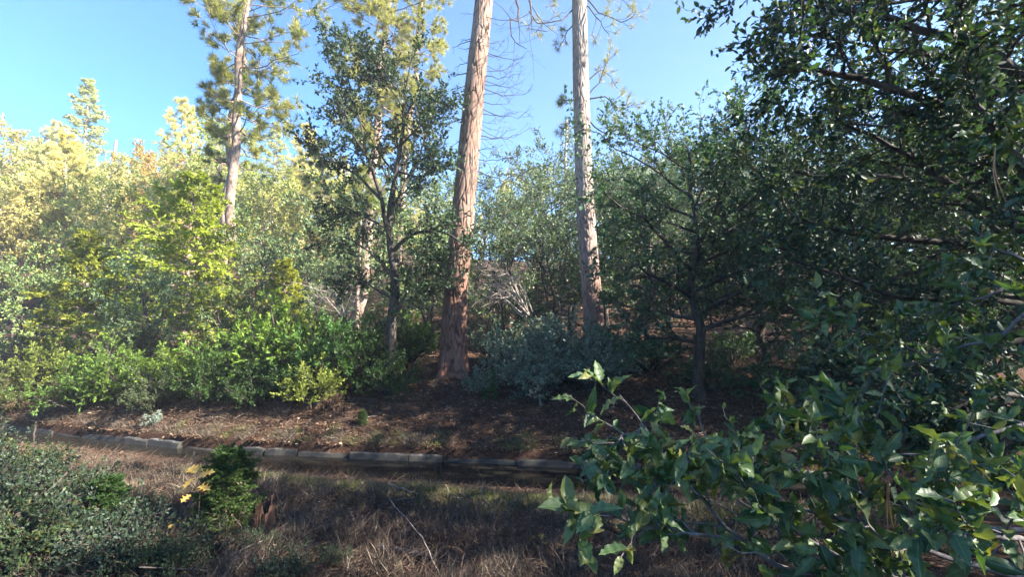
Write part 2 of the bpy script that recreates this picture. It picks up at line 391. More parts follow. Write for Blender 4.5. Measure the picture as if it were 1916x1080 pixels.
# ------------------------------------------------------------------ terrain
_gx = np.linspace(-60, 60, 2401)
def _smooth(xs, ys, w=1.2):
    y = np.interp(_gx, xs, ys); k = int(w / (_gx[1] - _gx[0])); ker = np.hanning(2 * k + 1); ker /= ker.sum()
    return np.convolve(np.pad(y, k, mode='edge'), ker, mode='valid')
_near = _smooth([-60, -30, -9.7, -6.5, -3.2, -.8, 1.2, 4, 12, 30, 60], [24, 15, 8.9, 8.0, 6.95, 6.4, 6.1, 5.7, 4.6, 2, -2])
_far = _smooth([-60, -30, -10.6, -7.4, -5.1, -3.7, -2.5, -.25, 1.44, 4, 12, 30, 60], [25.4, 16.4, 10.2, 9.1, 8.45, 8.2, 8.0, 7.75, 7.4, 6.95, 5.85, 3.2, -.8])
def near_lip(x): return np.interp(x, _gx, _near) + .42
def far_lip(x): return np.interp(x, _gx, _far) + .32
_nr = np.random.default_rng(11)
_dirs = _nr.normal(0, 1, (60, 2)); _ph = _nr.random(60) * 6.28
def fbm(x, y, scale, octs=5, seed=0):
    v = 0 * x; a = 1.0; f = 1.0 / scale; k = seed * 7
    for o in range(octs):
        for j in range(3):
            d = _dirs[(k) % 60]; d = d / np.hypot(*d)
            v = v + a * np.sin((x * d[0] + y * d[1]) * f * 6.28 * (0.8 + .17 * j) + _ph[k % 60] + 1.7 * np.sin((x * d[1] - y * d[0]) * f * 3.1 + j)); k += 1
        a *= .5; f *= 2.05
    return v / 5.0
def sstep(a, b, x):
    t = np.clip((x - a) / (b - a), 0, 1); return t * t * (3 - 2 * t)
def terrain(x, y):
    x = np.asarray(x, float); y = np.asarray(y, float)
    n, f = near_lip(x), far_lip(x)
    d = n - y; e = y - f
    znear = -.18 + 0.20 * sstep(0, 1.2, d) + 0.09 * np.clip(d - 2.2, 0, 30) + .06 * fbm(x, y, 2.2, 5, 1) * sstep(.05, .8, d)
    zb = np.interp(e, [0, .25, 1.0, 2.2, 3.2, 5, 9, 14, 24], [-.03, .10, .43, .82, 1.12, 1.22, 1.32, 1.55, 2.4])
    left = sstep(-2, -32, x)
    hill = np.clip(y - 20, 0, 62) * (.19 + .12 * left)
    hill = hill + np.clip(y - 82, 0, 500) * .01
    zfar = zb + hill * sstep(0, 6, e) + .07 * fbm(x, y, 1.6, 5, 2) * sstep(0, 1.2, e) + .5 * fbm(x, y, 14, 3, 4) * sstep(8, 30, e)
    return np.where(d >= 0, znear, np.where(e >= 0, zfar, np.minimum(-.1, -.1)))
def T1(x, y): return float(terrain(np.array([x]), np.array([y]))[0])
def gp(px, Y, py=600):
    """ground point straight below photograph column px at distance Y"""
    x = float(at(px, py, Y)[0]); return np.array([x, Y, T1(x, Y)])

xs = np.concatenate([-14 - np.cumsum(1.10 ** np.arange(46) * .16)[::-1], np.arange(-14, 8, .11), 8 + np.cumsum(1.10 ** np.arange(46) * .16)])
ds = np.concatenate([np.arange(0, 6.5, .10)[1:], 6.5 + np.cumsum(1.13 ** np.arange(34) * .16)])
es = np.concatenate([np.arange(0, 8, .10)[1:], 8 + np.cumsum(1.09 ** np.arange(54) * .14)])
nl, fl = near_lip(xs), far_lip(xs)
rows = [np.stack([xs, nl - d, terrain(xs, nl - d)], 1) for d in ds[::-1]]
rows.append(np.stack([xs, nl, np.full_like(xs, -.18) + .02 * fbm(xs, nl, .9, 3, 3)], 1))
for u, z in ((.05, -.36), (.12, -.62), (.5, -.68), (.88, -.62), (.97, -.3)):
    rows.append(np.stack([xs, nl + (fl - nl) * u, np.full_like(xs, z)], 1))
rows.append(np.stack([xs, fl, np.full_like(xs, -.02) + .13 * fbm(xs, fl, 1.2, 5, 5)], 1))
rows += [np.stack([xs, fl + e, terrain(xs, fl + e)], 1) for e in es]
G = np.array(rows); nr_, nc_ = G.shape[:2]
idx = np.arange(nr_ * nc_).reshape(nr_, nc_)
mb = MB(); mb.add(G, quads=np.stack([idx[:-1, :-1], idx[:-1, 1:], idx[1:, 1:], idx[1:, :-1]], -1))
link('ground', mb.mesh('ground', M['ground']), kind='structure')
# water
wx = np.arange(-40, 25, .25); wn_, wf_ = near_lip(wx), far_lip(wx)
wr = np.array([np.stack([wx, wn_ + (wf_ - wn_) * u, np.full_like(wx, -.215)], 1) for u in (.03, .35, .65, .99)])
ii = np.arange(wr.shape[0] * wr.shape[1]).reshape(wr.shape[:2])
mb = MB(); mb.add(wr, quads=np.stack([ii[:-1, :-1], ii[:-1, 1:], ii[1:, 1:], ii[1:, :-1]], -1))
link('water', mb.mesh('water', M['water']), kind='structure')

# haze: the light air between the viewer and the slope
hm, hnt, hns, hls, hout = new_mat('haze')
pv = hns.new('ShaderNodeVolumePrincipled'); pv.inputs['Color'].default_value = (.98, .98, 1, 1); pv.inputs['Density'].default_value = .0017; pv.inputs['Anisotropy'].default_value = .25
hls.new(pv.outputs[0], hout.inputs['Volume'])
mb = MB(); X0, X1, Y0, Y1, Z0, Z1 = -160, 160, -70, 215, -9, 44
mb.add([(X0, Y0, Z0), (X1, Y0, Z0), (X1, Y1, Z0), (X0, Y1, Z0), (X0, Y0, Z1), (X1, Y0, Z1), (X1, Y1, Z1), (X0, Y1, Z1)], quads=[(0, 3, 2, 1), (4, 5, 6, 7), (0, 1, 5, 4), (1, 2, 6, 5), (2, 3, 7, 6), (3, 0, 4, 7)])
link('haze', mb.mesh('haze', hm, smooth=False), kind='stuff')
# concrete lining of the ditch: one slab after another along the far lip
def slab_mesh(rs, pts, top, bot, th):
    """slab following the lip: pts (n,2) plan points of the inner face"""
    n = len(pts); tan = nrm(np.gradient(pts, axis=0)); per = np.stack([-tan[:, 1], tan[:, 0]], 1)
    per = np.where((per[:, 1:2] < 0), -per, per)
    b = .014
    ch = rs.normal(0, .003, n) + np.linspace(-1, 1, n) * rs.normal(0, .009); ch[[0, -1]] -= rs.uniform(0, .02, 2)
    prof = [(-.10, bot), (-.012, top - b), (b - .012, top), (th - b, top + .01), (th, top - b), (th, bot)]
    V = np.zeros((n, len(prof), 3))
    for j, (o, z) in enumerate(prof):
        V[:, j, :2] = pts + per * (o + rs.normal(0, .004, (n, 1)))
        V[:, j, 2] = z + ch * (z > bot + .01) + rs.normal(0, .004, n)
    k = len(prof); I = np.arange(n * k).reshape(n, k)
    q = np.stack([I[:-1, :-1], I[1:, :-1], I[1:, 1:], I[:-1, 1:]], -1).reshape(-1, 4)
    mb = MB(); mb.add(V, quads=q)
    for c in (0, n - 1):
        mb.t.append(np.array([[I[c, 0], I[c, a], I[c, a + 1]] for a in range(1, k - 1)])); mb.tm.append(np.zeros(k - 2, np.int32)); mb.uv_t.append(np.zeros(((k - 2) * 3, 2), np.float32))
    return mb.mesh('slab', M['concrete'], smooth=False)
rs = np.random.default_rng(21)
lining = empty('ditch_lining', (-3, float(far_lip(-3)), -.3), 'broken weathered concrete lining along the far lip of the narrow water ditch', 'concrete lining')
x = -12.0
while x < 4.5:
    L = rs.uniform(.55, 1.25)
    px_ = np.linspace(x, x + L, 7)
    pp = np.stack([px_, far_lip(px_) - .055 + rs.uniform(-.03, .03)], 1)
    drop = .085 + .05 * float(fbm(np.array([x]), np.array([2.0]), 2.3, 2, 9)[0]) + rs.choice([0, .01, .03, .07])
    pp = pp + np.stack([np.zeros(7), np.linspace(-1, 1, 7) * rs.normal(0, .02)], 1)
    o = link('slab', slab_mesh(rs, pp - np.array([-3, far_lip(-3)]), -.03 - drop + .3, -.42 + .3, .13 + rs.uniform(0, .06)), lining)
    x += L + rs.choice([.006, .012, .02, .05])

# ------------------------------------------------------------------ plant templates
def broadleaf(seed, H, Rc, tr, base=.3, nl=16, ns=9, nt=6, nlf=9, leaf=(.07, .04), tpl='leaf4', mat='oak_leaf', bark='oak_bark', up=.35, stems=1, lean=(0, 0), droop=.1, tw=.32):
    rs = np.random.default_rng(seed)
    tp, tR = [], []
    for s in range(stems):
        az = rs.random() * 6.28; sp = 0 if stems == 1 else .35 * Rc
        top = np.array([lean[0] + sp * math.cos(az), lean[1] + sp * math.sin(az), H * rs.uniform(.78, .92)])
        mid = top * .5 + np.array([rs.normal(0, .06) * H, rs.normal(0, .06) * H, 0]) * (1 if stems == 1 else .5)
        P = resample([np.array([rs.normal(0, .04) * (stems > 1), 0, -.15]), mid, top], 12, .012 * H, rs)
        tp.append(P); tR.append(np.linspace(tr, tr * .25, 12) * (1 if stems == 1 else rs.uniform(.5, .9)))
    tp = np.array(tp); tR = np.array(tR)
    tR[:, 0] *= 1.35
    mt = MB(); tube_batch(mt, tp, tR, 9)
    # limbs
    k = nl // stems
    t = base + (.98 - base) * (np.arange(k)[None] + rs.random((stems, k))) / k
    h = (t - base) / (1 - base)
    env = np.sqrt(np.clip(1 - ((h - .35) / .75) ** 2, .08, 1)) * Rc
    LP, LR = [], []
    for s in range(stems):
        az = rs.random() * 6.28
        for j in range(k):
            f = t[s, j] * 11; i = min(int(f), 10); w = f - i
            b = tp[s, i] * (1 - w) + tp[s, i + 1] * w; r = tR[s, i]
            az += 2.4 + rs.normal(0, .4)
            l = env[s, j] * rs.uniform(.7, 1.12)
            D = np.array([math.cos(az), math.sin(az), up + .5 * h[s, j] + rs.normal(0, .15)])
            u = np.linspace(0, 1, 8)[:, None]
            P = b + D * l * u + np.array([0, 0, -droop * l]) * u ** 2 + rs.normal(0, .035 * l, (8, 3)) * u
            LP.append(P); LR.append(r * .5 * np.linspace(1, .2, 8))
    LP = np.array(LP); LR = np.array(LR)
    mbr = MB(); tube_batch(mbr, LP, LR, 6)
    P2, R2 = shoots(rs, LP, LR, ns, .15, 1, Rc * .42, .8, .25, 5, 0, .55, .25)
    tube_batch(mbr, P2, np.maximum(R2, .004), 4)
    P3, R3 = shoots(rs, P2, R2, nt, .15, 1, Rc * .42 * tw / .42 * .5, .7, .15, 4, 0, .6, .4)
    tube_batch(mbr, P3, np.maximum(R3, .0025), 3)
    mc = MB()
    leafy(rs, mc, P3, nlf, leaf[0], leaf[1], tpl)
    leafy(rs, mc, P2, max(2, nlf // 2), leaf[0], leaf[1], tpl, t0=.4)
    return {'trunk': mt.mesh('trunk', M[bark]), 'branches': mbr.mesh('branches', M[bark]), 'crown': mc.mesh('crown', M[mat])}

def fan_sprays(rs, mc, P, k, L, ups=-.1):
    """flat fans of small scales along twigs: incense cedar"""
    b, T = on_twigs(rs, P, k, .15)
    n = len(b)
    N = rs.normal(0, .5, (n, 3)); N[:, 2] += 1
    T = T + rs.normal(0, .35, (n, 3)); T[:, 2] += ups
    T = nrm(T); Sd = nrm(np.cross(T, N))
    for a, l in ((-.75, .6), (-.4, .85), (0, 1), (.4, .85), (.75, .6)):
        D = T * math.cos(a) + Sd * math.sin(a) + rs.normal(0, .12, (n, 3))
        s = np.clip(1 + rs.normal(0, .25, n), .5, 1.6) * L * l
        leaf_batch(mc, b, D, N + rs.normal(0, .3, (n, 3)), s, s * .26, 'leaf4')
def cedar(seed, H, Rc, tr, base=.06, nb=46, ns=8, nt=4, nf=4, L=.11, mat='cedar', bark='thin_pine_bark', lean=0., shape=1.0, updip=.15, ups=-.1):
    rs = np.random.default_rng(seed)
    P = resample([np.array([0, 0, -.15]), np.array([lean * .4, 0, H * .5]), np.array([lean, 0, H])], 14, .006 * H, rs)
    R = np.linspace(tr, tr * .08, 14)
    mt = MB(); tube_batch(mt, P, R, 8)
    t = base + (.99 - base) * (np.arange(nb) + rs.random(nb)) / nb
    LP, LR = [], []; az = 0
    for j in range(nb):
        f = t[j] * 13; i = min(int(f), 12); w = f - i
        b = P[i] * (1 - w) + P[i + 1] * w
        az += 2.4 + rs.normal(0, .5)
        h = (t[j] - base) / (1 - base)
        l = Rc * ((1 - h) ** shape * .93 + .07) * rs.uniform(.7, 1.15) * min(1, .55 + h * 4)
        u = np.linspace(0, 1, 7)[:, None]
        D = np.array([math.cos(az), math.sin(az), updip + .35 * h])
        pts = b + D * l * u + np.array([0, 0, -.28 * l]) * u ** 2 + np.array([0, 0, .18 * l]) * u ** 4 + rs.normal(0, .03 * l, (7, 3)) * u
        LP.append(pts); LR.append(np.maximum(R[i] * .35, .004) * np.linspace(1, .25, 7))
    LP = np.array(LP); LR = np.array(LR)
    ln = np.linalg.norm(LP[:, -1] - LP[:, 0], axis=1)
    mbr = MB(); tube_batch(mbr, LP, LR, 5)
    P2, R2 = shoots(rs, LP, LR, ns, .15, 1, ln * .42, .85, 0.05, 4, -.12, .5, .3, flat=.75)
    tube_batch(mbr, P2, np.maximum(R2, .003), 3)
    P3, R3 = shoots(rs, P2, R2, nt, .2, 1, np.repeat(ln, ns) * .19, .7, 0, 3, -.1, .5, .5, flat=.75)
    mc = MB(); fan_sprays(rs, mc, P3, nf, L, ups); fan_sprays(rs, mc, P2, 2, L, ups)
    return {'trunk': mt.mesh('trunk', M[bark]), 'branches': mbr.mesh('branches', M[bark]), 'crown': mc.mesh('crown', M[mat])}

def tufts(rs, mc, P, k, t0, nn, L, wd=.010, spread=.75, mat=0):
    b, T = on_twigs(rs, P, k, t0)
    b = np.repeat(b, nn, 0); T = np.repeat(T, nn, 0); n = len(b)
    D = T + rs.normal(0, spread, (n, 3)); D[:, 2] += .1
    leaf_batch(mc, b + D * .01, D, rs.normal(0, 1, (n, 3)), L * np.clip(1 + rs.normal(0, .2, n), .5, 1.4), wd, 'needle', mat)
def pine_branches(rs, LP, LR, ns=7, nt=2, nn=22, L=.2, sub=.35, wd=.012, k1=2):
    mbr = MB(); tube_batch(mbr, LP, LR, 5)
    ln = np.linalg.norm(LP[:, -1] - LP[:, 0], axis=1)
    P2, R2 = shoots(rs, LP, LR, ns, .3, 1, ln * sub, .75, .12, 5, .12, .5, .35)
    tube_batch(mbr, P2, np.maximum(R2, .005), 4)
    P3, R3 = shoots(rs, P2, R2, nt, .4, 1, np.repeat(ln, ns) * sub * .4, .6, .15, 3, .1, .6, .5)
    tube_batch(mbr, P3, np.maximum(R3, .004), 3)
    mc = MB()
    tufts(rs, mc, P3, k1, .45, nn, L, wd); tufts(rs, mc, P2, 2, .75, nn, L, wd); tufts(rs, mc, LP, 1, .94, nn, L, wd)
    return mbr, mc
def pine(seed, H, tr, hb, Lb, nb=46, bark='thin_pine_bark', lean=(0, 0), side=0., wd=.012, nn=22, ns=7, L=.2):
    rs = np.random.default_rng(seed)
    P = resample([np.array([0, 0, -.3]), np.array([lean[0] * .45, lean[1] * .45, H * .5]), np.array([lean[0], lean[1], H])], 20, .004 * H, rs)
    R = tr * (1 - .85 * np.linspace(0, 1, 20) ** 1.1); R[0] *= 1.2
    mt = MB(); tube_batch(mt, P, R, 12)
    LP, LR = [], []; az = 0
    for j in range(nb):
        z = hb + (H - hb) * (j + rs.random()) / nb
        f = (z + .3) / (H + .3) * 19; i = min(int(f), 18); w = f - i
        b = P[i] * (1 - w) + P[i + 1] * w
        az += 2.4 + rs.normal(0, .5)
        h = (z - hb) / (H - hb)
        l = Lb * (.45 + 1.0 * h if h < .35 else .8 * (1 - (h - .35) / .65) + .12) * rs.uniform(.55, 1.2) * (1 + side * math.cos(az))
        u = np.linspace(0, 1, 8)[:, None]
        D = np.array([math.cos(az), math.sin(az), -.12 + .7 * h])
        pts = b + D * l * u + np.array([0, 0, -.22 * l]) * u + np.array([0, 0, .32 * l]) * u ** 3 + rs.normal(0, .03 * l, (8, 3)) * u
        LP.append(pts); LR.append(np.maximum(R[i] * .22, .012) * np.linspace(1, .25, 8))
    mbr, mc = pine_branches(rs, np.array(LP), np.array(LR), ns, 2, nn, L, wd=wd)
    return {'trunk': mt.mesh('trunk', M[bark]), 'branches': mbr.mesh('branches', M[bark]), 'crown': mc.mesh('crown', M['pine_needle'])}

def bush(seed, H, Rb, ns=16, nt=8, ntw=5, nlf=8, leaf=(.05, .03), tpl='leaf4', mat='manzanita', bark='oak_bark', up=1.0, fans=False, upn=.5):
    rs = np.random.default_rng(seed)
    LP, LR = [], []
    for j in range(ns):
        az = j * 2.4 + rs.normal(0, .4); el = rs.uniform(.15, 1.35) ** 1
        D = np.array([math.cos(az) * math.cos(el) * Rb, math.sin(az) * math.cos(el) * Rb, (.25 + .75 * math.sin(el)) * H]) * rs.uniform(.55, 1.12)
        u = np.linspace(0, 1, 7)[:, None]
        pts = np.array([math.cos(az), math.sin(az), 0]) * .06 * Rb + D * np.stack([u[:, 0], u[:, 0], u[:, 0] ** .85], 1) + rs.normal(0, .04 * Rb, (7, 3)) * u
        pts[0, 2] = -.06
        LP.append(pts); LR.append(rs.uniform(.6, 1) * .016 * (Rb + H) * np.linspace(1, .25, 7))
    LP = np.array(LP); LR = np.array(LR)
    mbr = MB(); tube_batch(mbr, LP, LR, 5)
    P2, R2 = shoots(rs, LP, LR, nt, .2, 1, Rb * .45, .8, .3, 4, 0, .55, .3)
    tube_batch(mbr, P2, np.maximum(R2, .0025), 3)
    P3, R3 = shoots(rs, P2, R2, ntw, .2, 1, Rb * .2, .7, .25, 3, 0, .6, .5)
    tube_batch(mbr, P3, np.maximum(R3, .0018), 3)
    mc = MB()
    if fans:
        fan_sprays(rs, mc, P3, nlf, leaf[0]); fan_sprays(rs, mc, P2, 2, leaf[0])
    else:
        leafy(rs, mc, P3, nlf, leaf[0], leaf[1], tpl, upn=upn); leafy(rs, mc, P2, 3, leaf[0], leaf[1], tpl, upn=upn, t0=.4)
    return {'stems': mbr.mesh('stems', M[bark]), 'foliage': mc.mesh('foliage', M[mat])}

# ------------------------------------------------------------------ the two big pines with carved bark
def carved_trunk(seed, path, radii, mat, seg=150, nz=620, depth=.036, cell=(.095, .62), flare=True):
    """long bark plates with furrows between them, carved into the mesh; path in local coordinates"""
    rs = np.random.default_rng(seed)
    P = resample(path, nz); u = np.linspace(0, 1, nz)
    R = np.interp(u, np.linspace(0, 1, len(radii)), radii)
    ln = np.concatenate([[0], np.cumsum(np.linalg.norm(np.diff(P, axis=0), axis=1))])
    th = np.linspace(0, 2 * PI, seg, endpoint=False)
    Th, Z = np.meshgrid(th, ln)
    rm = R.mean()
    X = Th * rm                      # arc length
    circ = 2 * PI * rm
    nx = max(6, int(round(circ / cell[0]))); cw = circ / nx; chh = cell[1]
    ncz = int(ln[-1] / chh) + 3
    jx = rs.uniform(-.42, .42, (ncz + 2, nx)); jz = rs.uniform(-.45, .45, (ncz + 2, nx))
    ph = rs.random(nx) * chh
    # warp so that furrows wander
    Xw = X + .3 * cw * np.sin(Z * 1.7 + 2 * np.sin(Th * 2)) + .22 * cw * np.sin(Z * 6.3 + Th * 5) + .12 * cw * np.sin(Z * 17 + Th * 9)
    Zw = Z + .12 * np.sin(Th * 3 + Z) + .06 * np.sin(Th * 11)
    ci = np.floor(Xw / cw).astype(int); cz = np.floor(Zw / chh).astype(int)
    d1 = np.full(X.shape, 9.0); d2 = np.full(X.shape, 9.0); hid = np.zeros(X.shape)
    hh = rs.random((ncz + 2, nx))
    for a in (-1, 0, 1):
        for b in (-1, 0, 1):
            i = (ci + a); k = np.clip(cz + b, 0, ncz + 1); im = np.mod(i, nx)
            cx = (i + .5 + jx[k, im]) * cw; cy = (cz + b + .5 + jz[k, im]) * chh
            dd = np.hypot((Xw - cx) / cw, (Zw - cy) / chh)
            less = dd < d1
            d2 = np.where(less, d1, np.minimum(d2, dd)); hid = np.where(less, hh[k, im], hid); d1 = np.where(less, dd, d1)
    edge = d2 - d1
    fur = (1 - sstep(.0, .20, edge)) * (.7 + .3 * rs.random(nz * seg).reshape(X.shape))
    fur = (fur + np.roll(fur, 1, 0) + np.roll(fur, -1, 0)) / 3 * (.72 + .28 * np.sin(Z * 3.3 + Th * 4) ** 2)
    fine = np.sin(X * 90 + 3 * np.sin(Z * 9)) * np.sin(Z * 31 + X * 20) * .12 + rs.normal(0, .08, X.shape)
    disp = depth * (-fur * 1.0 + .35 * (hid - .5) + .18 * fine)
    Rr = R[:, None] + disp
    if flare:
        fl_ = np.exp(-Z / .35)
        Rr = Rr + fl_ * R[:, None] * (.42 + .26 * np.sin(Th * 5 + seed) + .1 * np.sin(Th * 3 + 2 * seed))
    t = nrm(np.gradient(P, axis=0)); Uv = nrm(np.cross(t, np.array([0, 1.0, 0]))); Vv = np.cross(t, Uv)
    V = P[:, None] + Rr[..., None] * (np.cos(Th)[..., None] * Uv[:, None] + np.sin(Th)[..., None] * Vv[:, None])
    I = np.arange(nz * seg).reshape(nz, seg); j = (np.arange(seg) + 1) % seg
    mb = MB(); mb.add(V, quads=np.stack([I[:-1], I[:-1][:, j], I[1:][:, j], I[1:]], -1).reshape(-1, 4))
    me = mb.mesh('trunk', mat)
    a = me.attributes.new('furrow', 'FLOAT', 'POINT'); a.data.foreach_set('value', np.clip(fur * .95, 0, 1).astype(np.float32).ravel())
    return me, P

def dead_boughs(rs, specs, origin, nsub=5, r0=.02):
    """specs: list of polylines in world points -> tubes with side twigs"""
    mb = MB(); LP = np.array([resample(p, 9, .0, rs) for p in specs]) - origin
    ln = np.linalg.norm(LP[:, -1] - LP[:, 0], axis=1)
    LP = LP + rs.normal(0, .035, LP.shape) * ln[:, None, None] * np.linspace(0, 1, 9)[None, :, None]
    LR = r0 * np.clip(ln / 1.5, .35, 1.4)[:, None] * np.linspace(1, .18, 9)[None]
    tube_batch(mb, LP, LR, 5)
    P2, R2 = shoots(rs, LP, LR, nsub, .2, .95, ln * .35, .7, -.05, 5, .15, .5, .3)
    tube_batch(mb, P2, np.maximum(R2, .003), 4)
    P3, R3 = shoots(rs, P2, R2, 3, .3, .95, np.repeat(ln, nsub) * .13, .7, 0, 3, .1, .6, .4)
    tube_batch(mb, P3, np.maximum(R3, .002), 3)
    return mb

# big pine left of the middle, base at (845,688)
YB = 11.0
b0 = at(847, 690, YB); b0[2] = T1(b0[0], YB) - .1
pth = [b0, at(852, 560, YB), at(868, 380, YB), at(889, 160, YB), at(906, 0, YB)]
pth.append(pth[-1] + (pth[-1] - pth[-2]) * 1.6); pth.append(pth[-1] + (pth[-1] - pth[-2]) * 1.3)
big = empty('pine_tree', b0, 'thick leaning pine with furrowed red bark rising from the bank above the ditch', 'pine tree')
rad = [.30, .285, .27, .245, .225, .18, .1]
me, _ = carved_trunk(3, np.array(pth) - b0, rad, M['red_pine_bark'])
link('trunk', me, big)
rs = np.random.default_rng(31)
sp = []
for k in range(26):
    py = 70 + 270 * (k + rs.random()) / 26
    cx = np.interp(py, [0, 160, 380], [918, 903, 880])
    a = at(cx, py, YB); l = rs.uniform(35, 105) * (.7 + .5 * (py / 340))
    dr = rs.uniform(-5, 22)
    yy = YB + rs.uniform(-.8, .6)
    sp.append([a, at(cx + l * .5, py + dr, (YB + yy) / 2), at(cx + l, py + dr * .7 - rs.uniform(-5, 25), yy)])
link('dead_branches', dead_boughs(rs, sp, b0, 4, .014).mesh('dead_branches', M['dead_dark']), big)
sp = []
for k in range(12):
    py = rs.uniform(30, 300); cx = np.interp(py, [0, 160, 380], [885, 872, 852])
    l = rs.uniform(12, 50); sp.append([at(cx + 10, py, YB), at(cx - l * .5, py + rs.uniform(2, 14), YB + .1), at(cx - l, py + rs.uniform(0, 20), YB + .2)])
for k in range(6):
    py = rs.uniform(70, 260); cx = np.interp(py, [0, 160, 380], [905, 890, 866])
    sp.append([at(cx, py, YB - .2), at(cx + 4, py - 3, YB - .42), at(cx + 9, py - 6, YB - .6)])
link('broken_stubs', dead_boughs(rs, sp, b0, 2, .03).mesh('broken_stubs', M['dead_dark']), big)
# dead bough hanging from the crown of the big pine
sp = [[at(925, -150, YB), at(960, -10, YB), at(966, 30, YB - .2), at(960, 60, YB - .3), at(985, 80, YB - .35)],
      [at(925, -170, YB), at(985, -5, YB - .1), at(996, 30, YB - .2), at(1000, 66, YB - .2)],
      [at(990, 20, YB - .1), at(1010, 45, YB - .1), at(1040, 30, YB), at(1060, 22, YB)]]
link('hanging_bough', dead_boughs(rs, sp, b0, 6, .028).mesh('hanging_bough', M['dead_dark']), big)
# its crown, above the top of the photograph
LP = []
for k in range(26):
    f = rs.uniform(.0, 1); top = np.array(pth[5]) * (1 - f) + np.array(pth[6]) * f
    az = k * 2.4; l = rs.uniform(1.6, 3.4) * (1.1 - .6 * f)
    u = np.linspace(0, 1, 8)[:, None]
    LP.append(top - b0 + np.array([math.cos(az), math.sin(az), .1]) * l * u + np.array([0, 0, -.15 * l]) * u ** 2)
LP = np.array(LP); LR = np.tile(np.linspace(.05, .012, 8), (len(LP), 1))
mbr, mc = pine_branches(rs, LP, LR, 7, 2, 18, .2)
link('branches', mbr.mesh('branches', M['dead_dark']), big); link('crown', mc.mesh('crown', M['pine_needle']), big)

# second big pine, base near (1112,650)
YR = 12.0
c0 = at(1117, 660, YR); c0[2] = T1(c0[0], YR) - .1
pth2 = [c0, at(1108, 560, YR), at(1096, 400, YR), at(1088, 200, YR), at(1084, 0, YR)]
pth2.append(pth2[-1] + (pth2[-1] - pth2[-2]) * 1.8); pth2.append(pth2[-1] + (pth2[-1] - pth2[-2]) * 1.3)
tall = empty('pine_tree', c0, 'straight tall pine with grey-brown bark, right of the thick leaning pine', 'pine tree')
me, _ = carved_trunk(8, np.array(pth2) - c0, [.265, .25, .235, .215, .2, .16, .08], M['grey_pine_bark'], depth=.026, cell=(.075, .46))
link('trunk', me, tall)
rs = np.random.default_rng(37)
LP = []
def bough(*p): LP.append(resample([at(*q) for q in p], 8, .03, rs) - c0)
bough((1094, -8, YR), (1130, 30, YR - .3), (1170, 40, YR - .5), (1190, 22, YR - .6))
bough((1094, 8, YR), (1120, 35, YR - .5), (1135, 62, YR - .8))
bough((1098, -30, YR), (1140, -10, YR), (1180, 8, YR))
bough((1078, 10, YR), (1050, 40, YR - .2), (1020, 42, YR - .3), (1000, 60, YR - .3))
bough((1078, 40, YR), (1060, 60, YR + .2), (1045, 92, YR + .3))
bough((1078, 0, YR), (1050, -10, YR), (1020, 10, YR - .4))
bough((1100, 180, YR + .3), (1120, 150, YR + .3), (1140, 105, YR + .3))
bough((1102, 185, YR + .3), (1135, 182, YR), (1165, 205, YR - .1), (1188, 196, YR - .1))
bough((1102, 225, YR + .3), (1130, 250, YR), (1155, 240, YR - .2), (1162, 215, YR - .2))
bough((1100, 150, YR + .4), (1130, 130, YR + .5), (1160, 170, YR + .5))
bough((1074, 185, YR + .3), (1060, 186, YR + .3), (1048, 192, YR + .3))
bough((1074, 225, YR + .4), (1062, 232, YR + .4), (1052, 250, YR + .4))
for k in range(30):
    f = rs.uniform(0, 1); top = np.array(pth2[5]) * (1 - f) + np.array(pth2[6]) * f
    az = k * 2.4; l = rs.uniform(1.4, 2.8) * (1.1 - .6 * f); u = np.linspace(0, 1, 8)[:, None]
    LP.append(top - c0 + np.array([math.cos(az), math.sin(az), .1]) * l * u + np.array([0, 0, -.15 * l]) * u ** 2)
LP = np.array(LP); LR = np.tile(np.linspace(.022, .007, 8), (len(LP), 1))
mbr, mc = pine_branches(rs, LP, LR, 7, 2, 15, .17, sub=.32, wd=.008, k1=1)
link('branches', mbr.mesh('branches', M['dead_dark']), tall); link('crown', mc.mesh('crown', M['pine_needle']), tall, (1.2, 1.1, 1.1))

# ------------------------------------------------------------------ middle distance pines
def place_pine(seed, px, pbase, ptop_px, Y, tr, hb, Lb, label, H=None, group=None, color=(1, 1, 1), topy=0, **kw):
    b = at(px, pbase, Y); g = np.array([b[0], Y, T1(b[0], Y)])
    t = at(ptop_px, topy, Y)
    H = H or (t[2] - g[2]) * 1.55
    slope = (t[0] - b[0]) / (t[2] - b[2])
    g[0] = b[0] + slope * (g[2] - b[2]); g[2] = T1(g[0], Y)
    return plant(pine(seed, H, tr, hb, Lb, lean=(slope * H, 0), **kw), 'pine_tree', label, 'pine tree', g, 0, 1, group, color)
place_pine(51, 427, 450, 461, 17, .21, 7.5, 3.0, 'tall pale-trunked pine at left, needles hanging mostly on its right side', nb=62, side=.45, nn=30, wd=.02, L=.24, color=(1.15, 1.1, .9))
place_pine(52, 420, 450, 464, 18.4, .2, 6.5, 2.6, 'shaded pine trunk standing directly behind the tall pale-trunked pine at left', nb=44, side=.3, wd=.015, color=(.8, .9, .9))
place_pine(53, 668, 611, 736, 20, .25, 8.2, 3.0, 'slanting pine with a sunlit tan trunk and a wide airy crown behind the dark oak', nb=100, nn=30, wd=.02, L=.24, color=(1.3, 1.2, 1.0))
place_pine(54, 736, 560, 795, 22, .19, 8.5, 2.2, 'slender pine with an orange sunlit trunk half hidden behind the dark oak', nb=60, nn=26, wd=.018, L=.22, color=(1.3, 1.2, 1.0))
place_pine(55, 591, 440, 607, 24, .16, 6.0, 1.8, 'thin bare pine pole between the tall pale pine and the dark oak', H=9.5, nb=18, topy=280, wd=.015)
place_pine(56, 668, 600, 673, 15.5, .075, 4.2, .8, 'very thin straight pine pole beside the foot of the slanting pine', H=6.2, nb=14, topy=460, wd=.012)

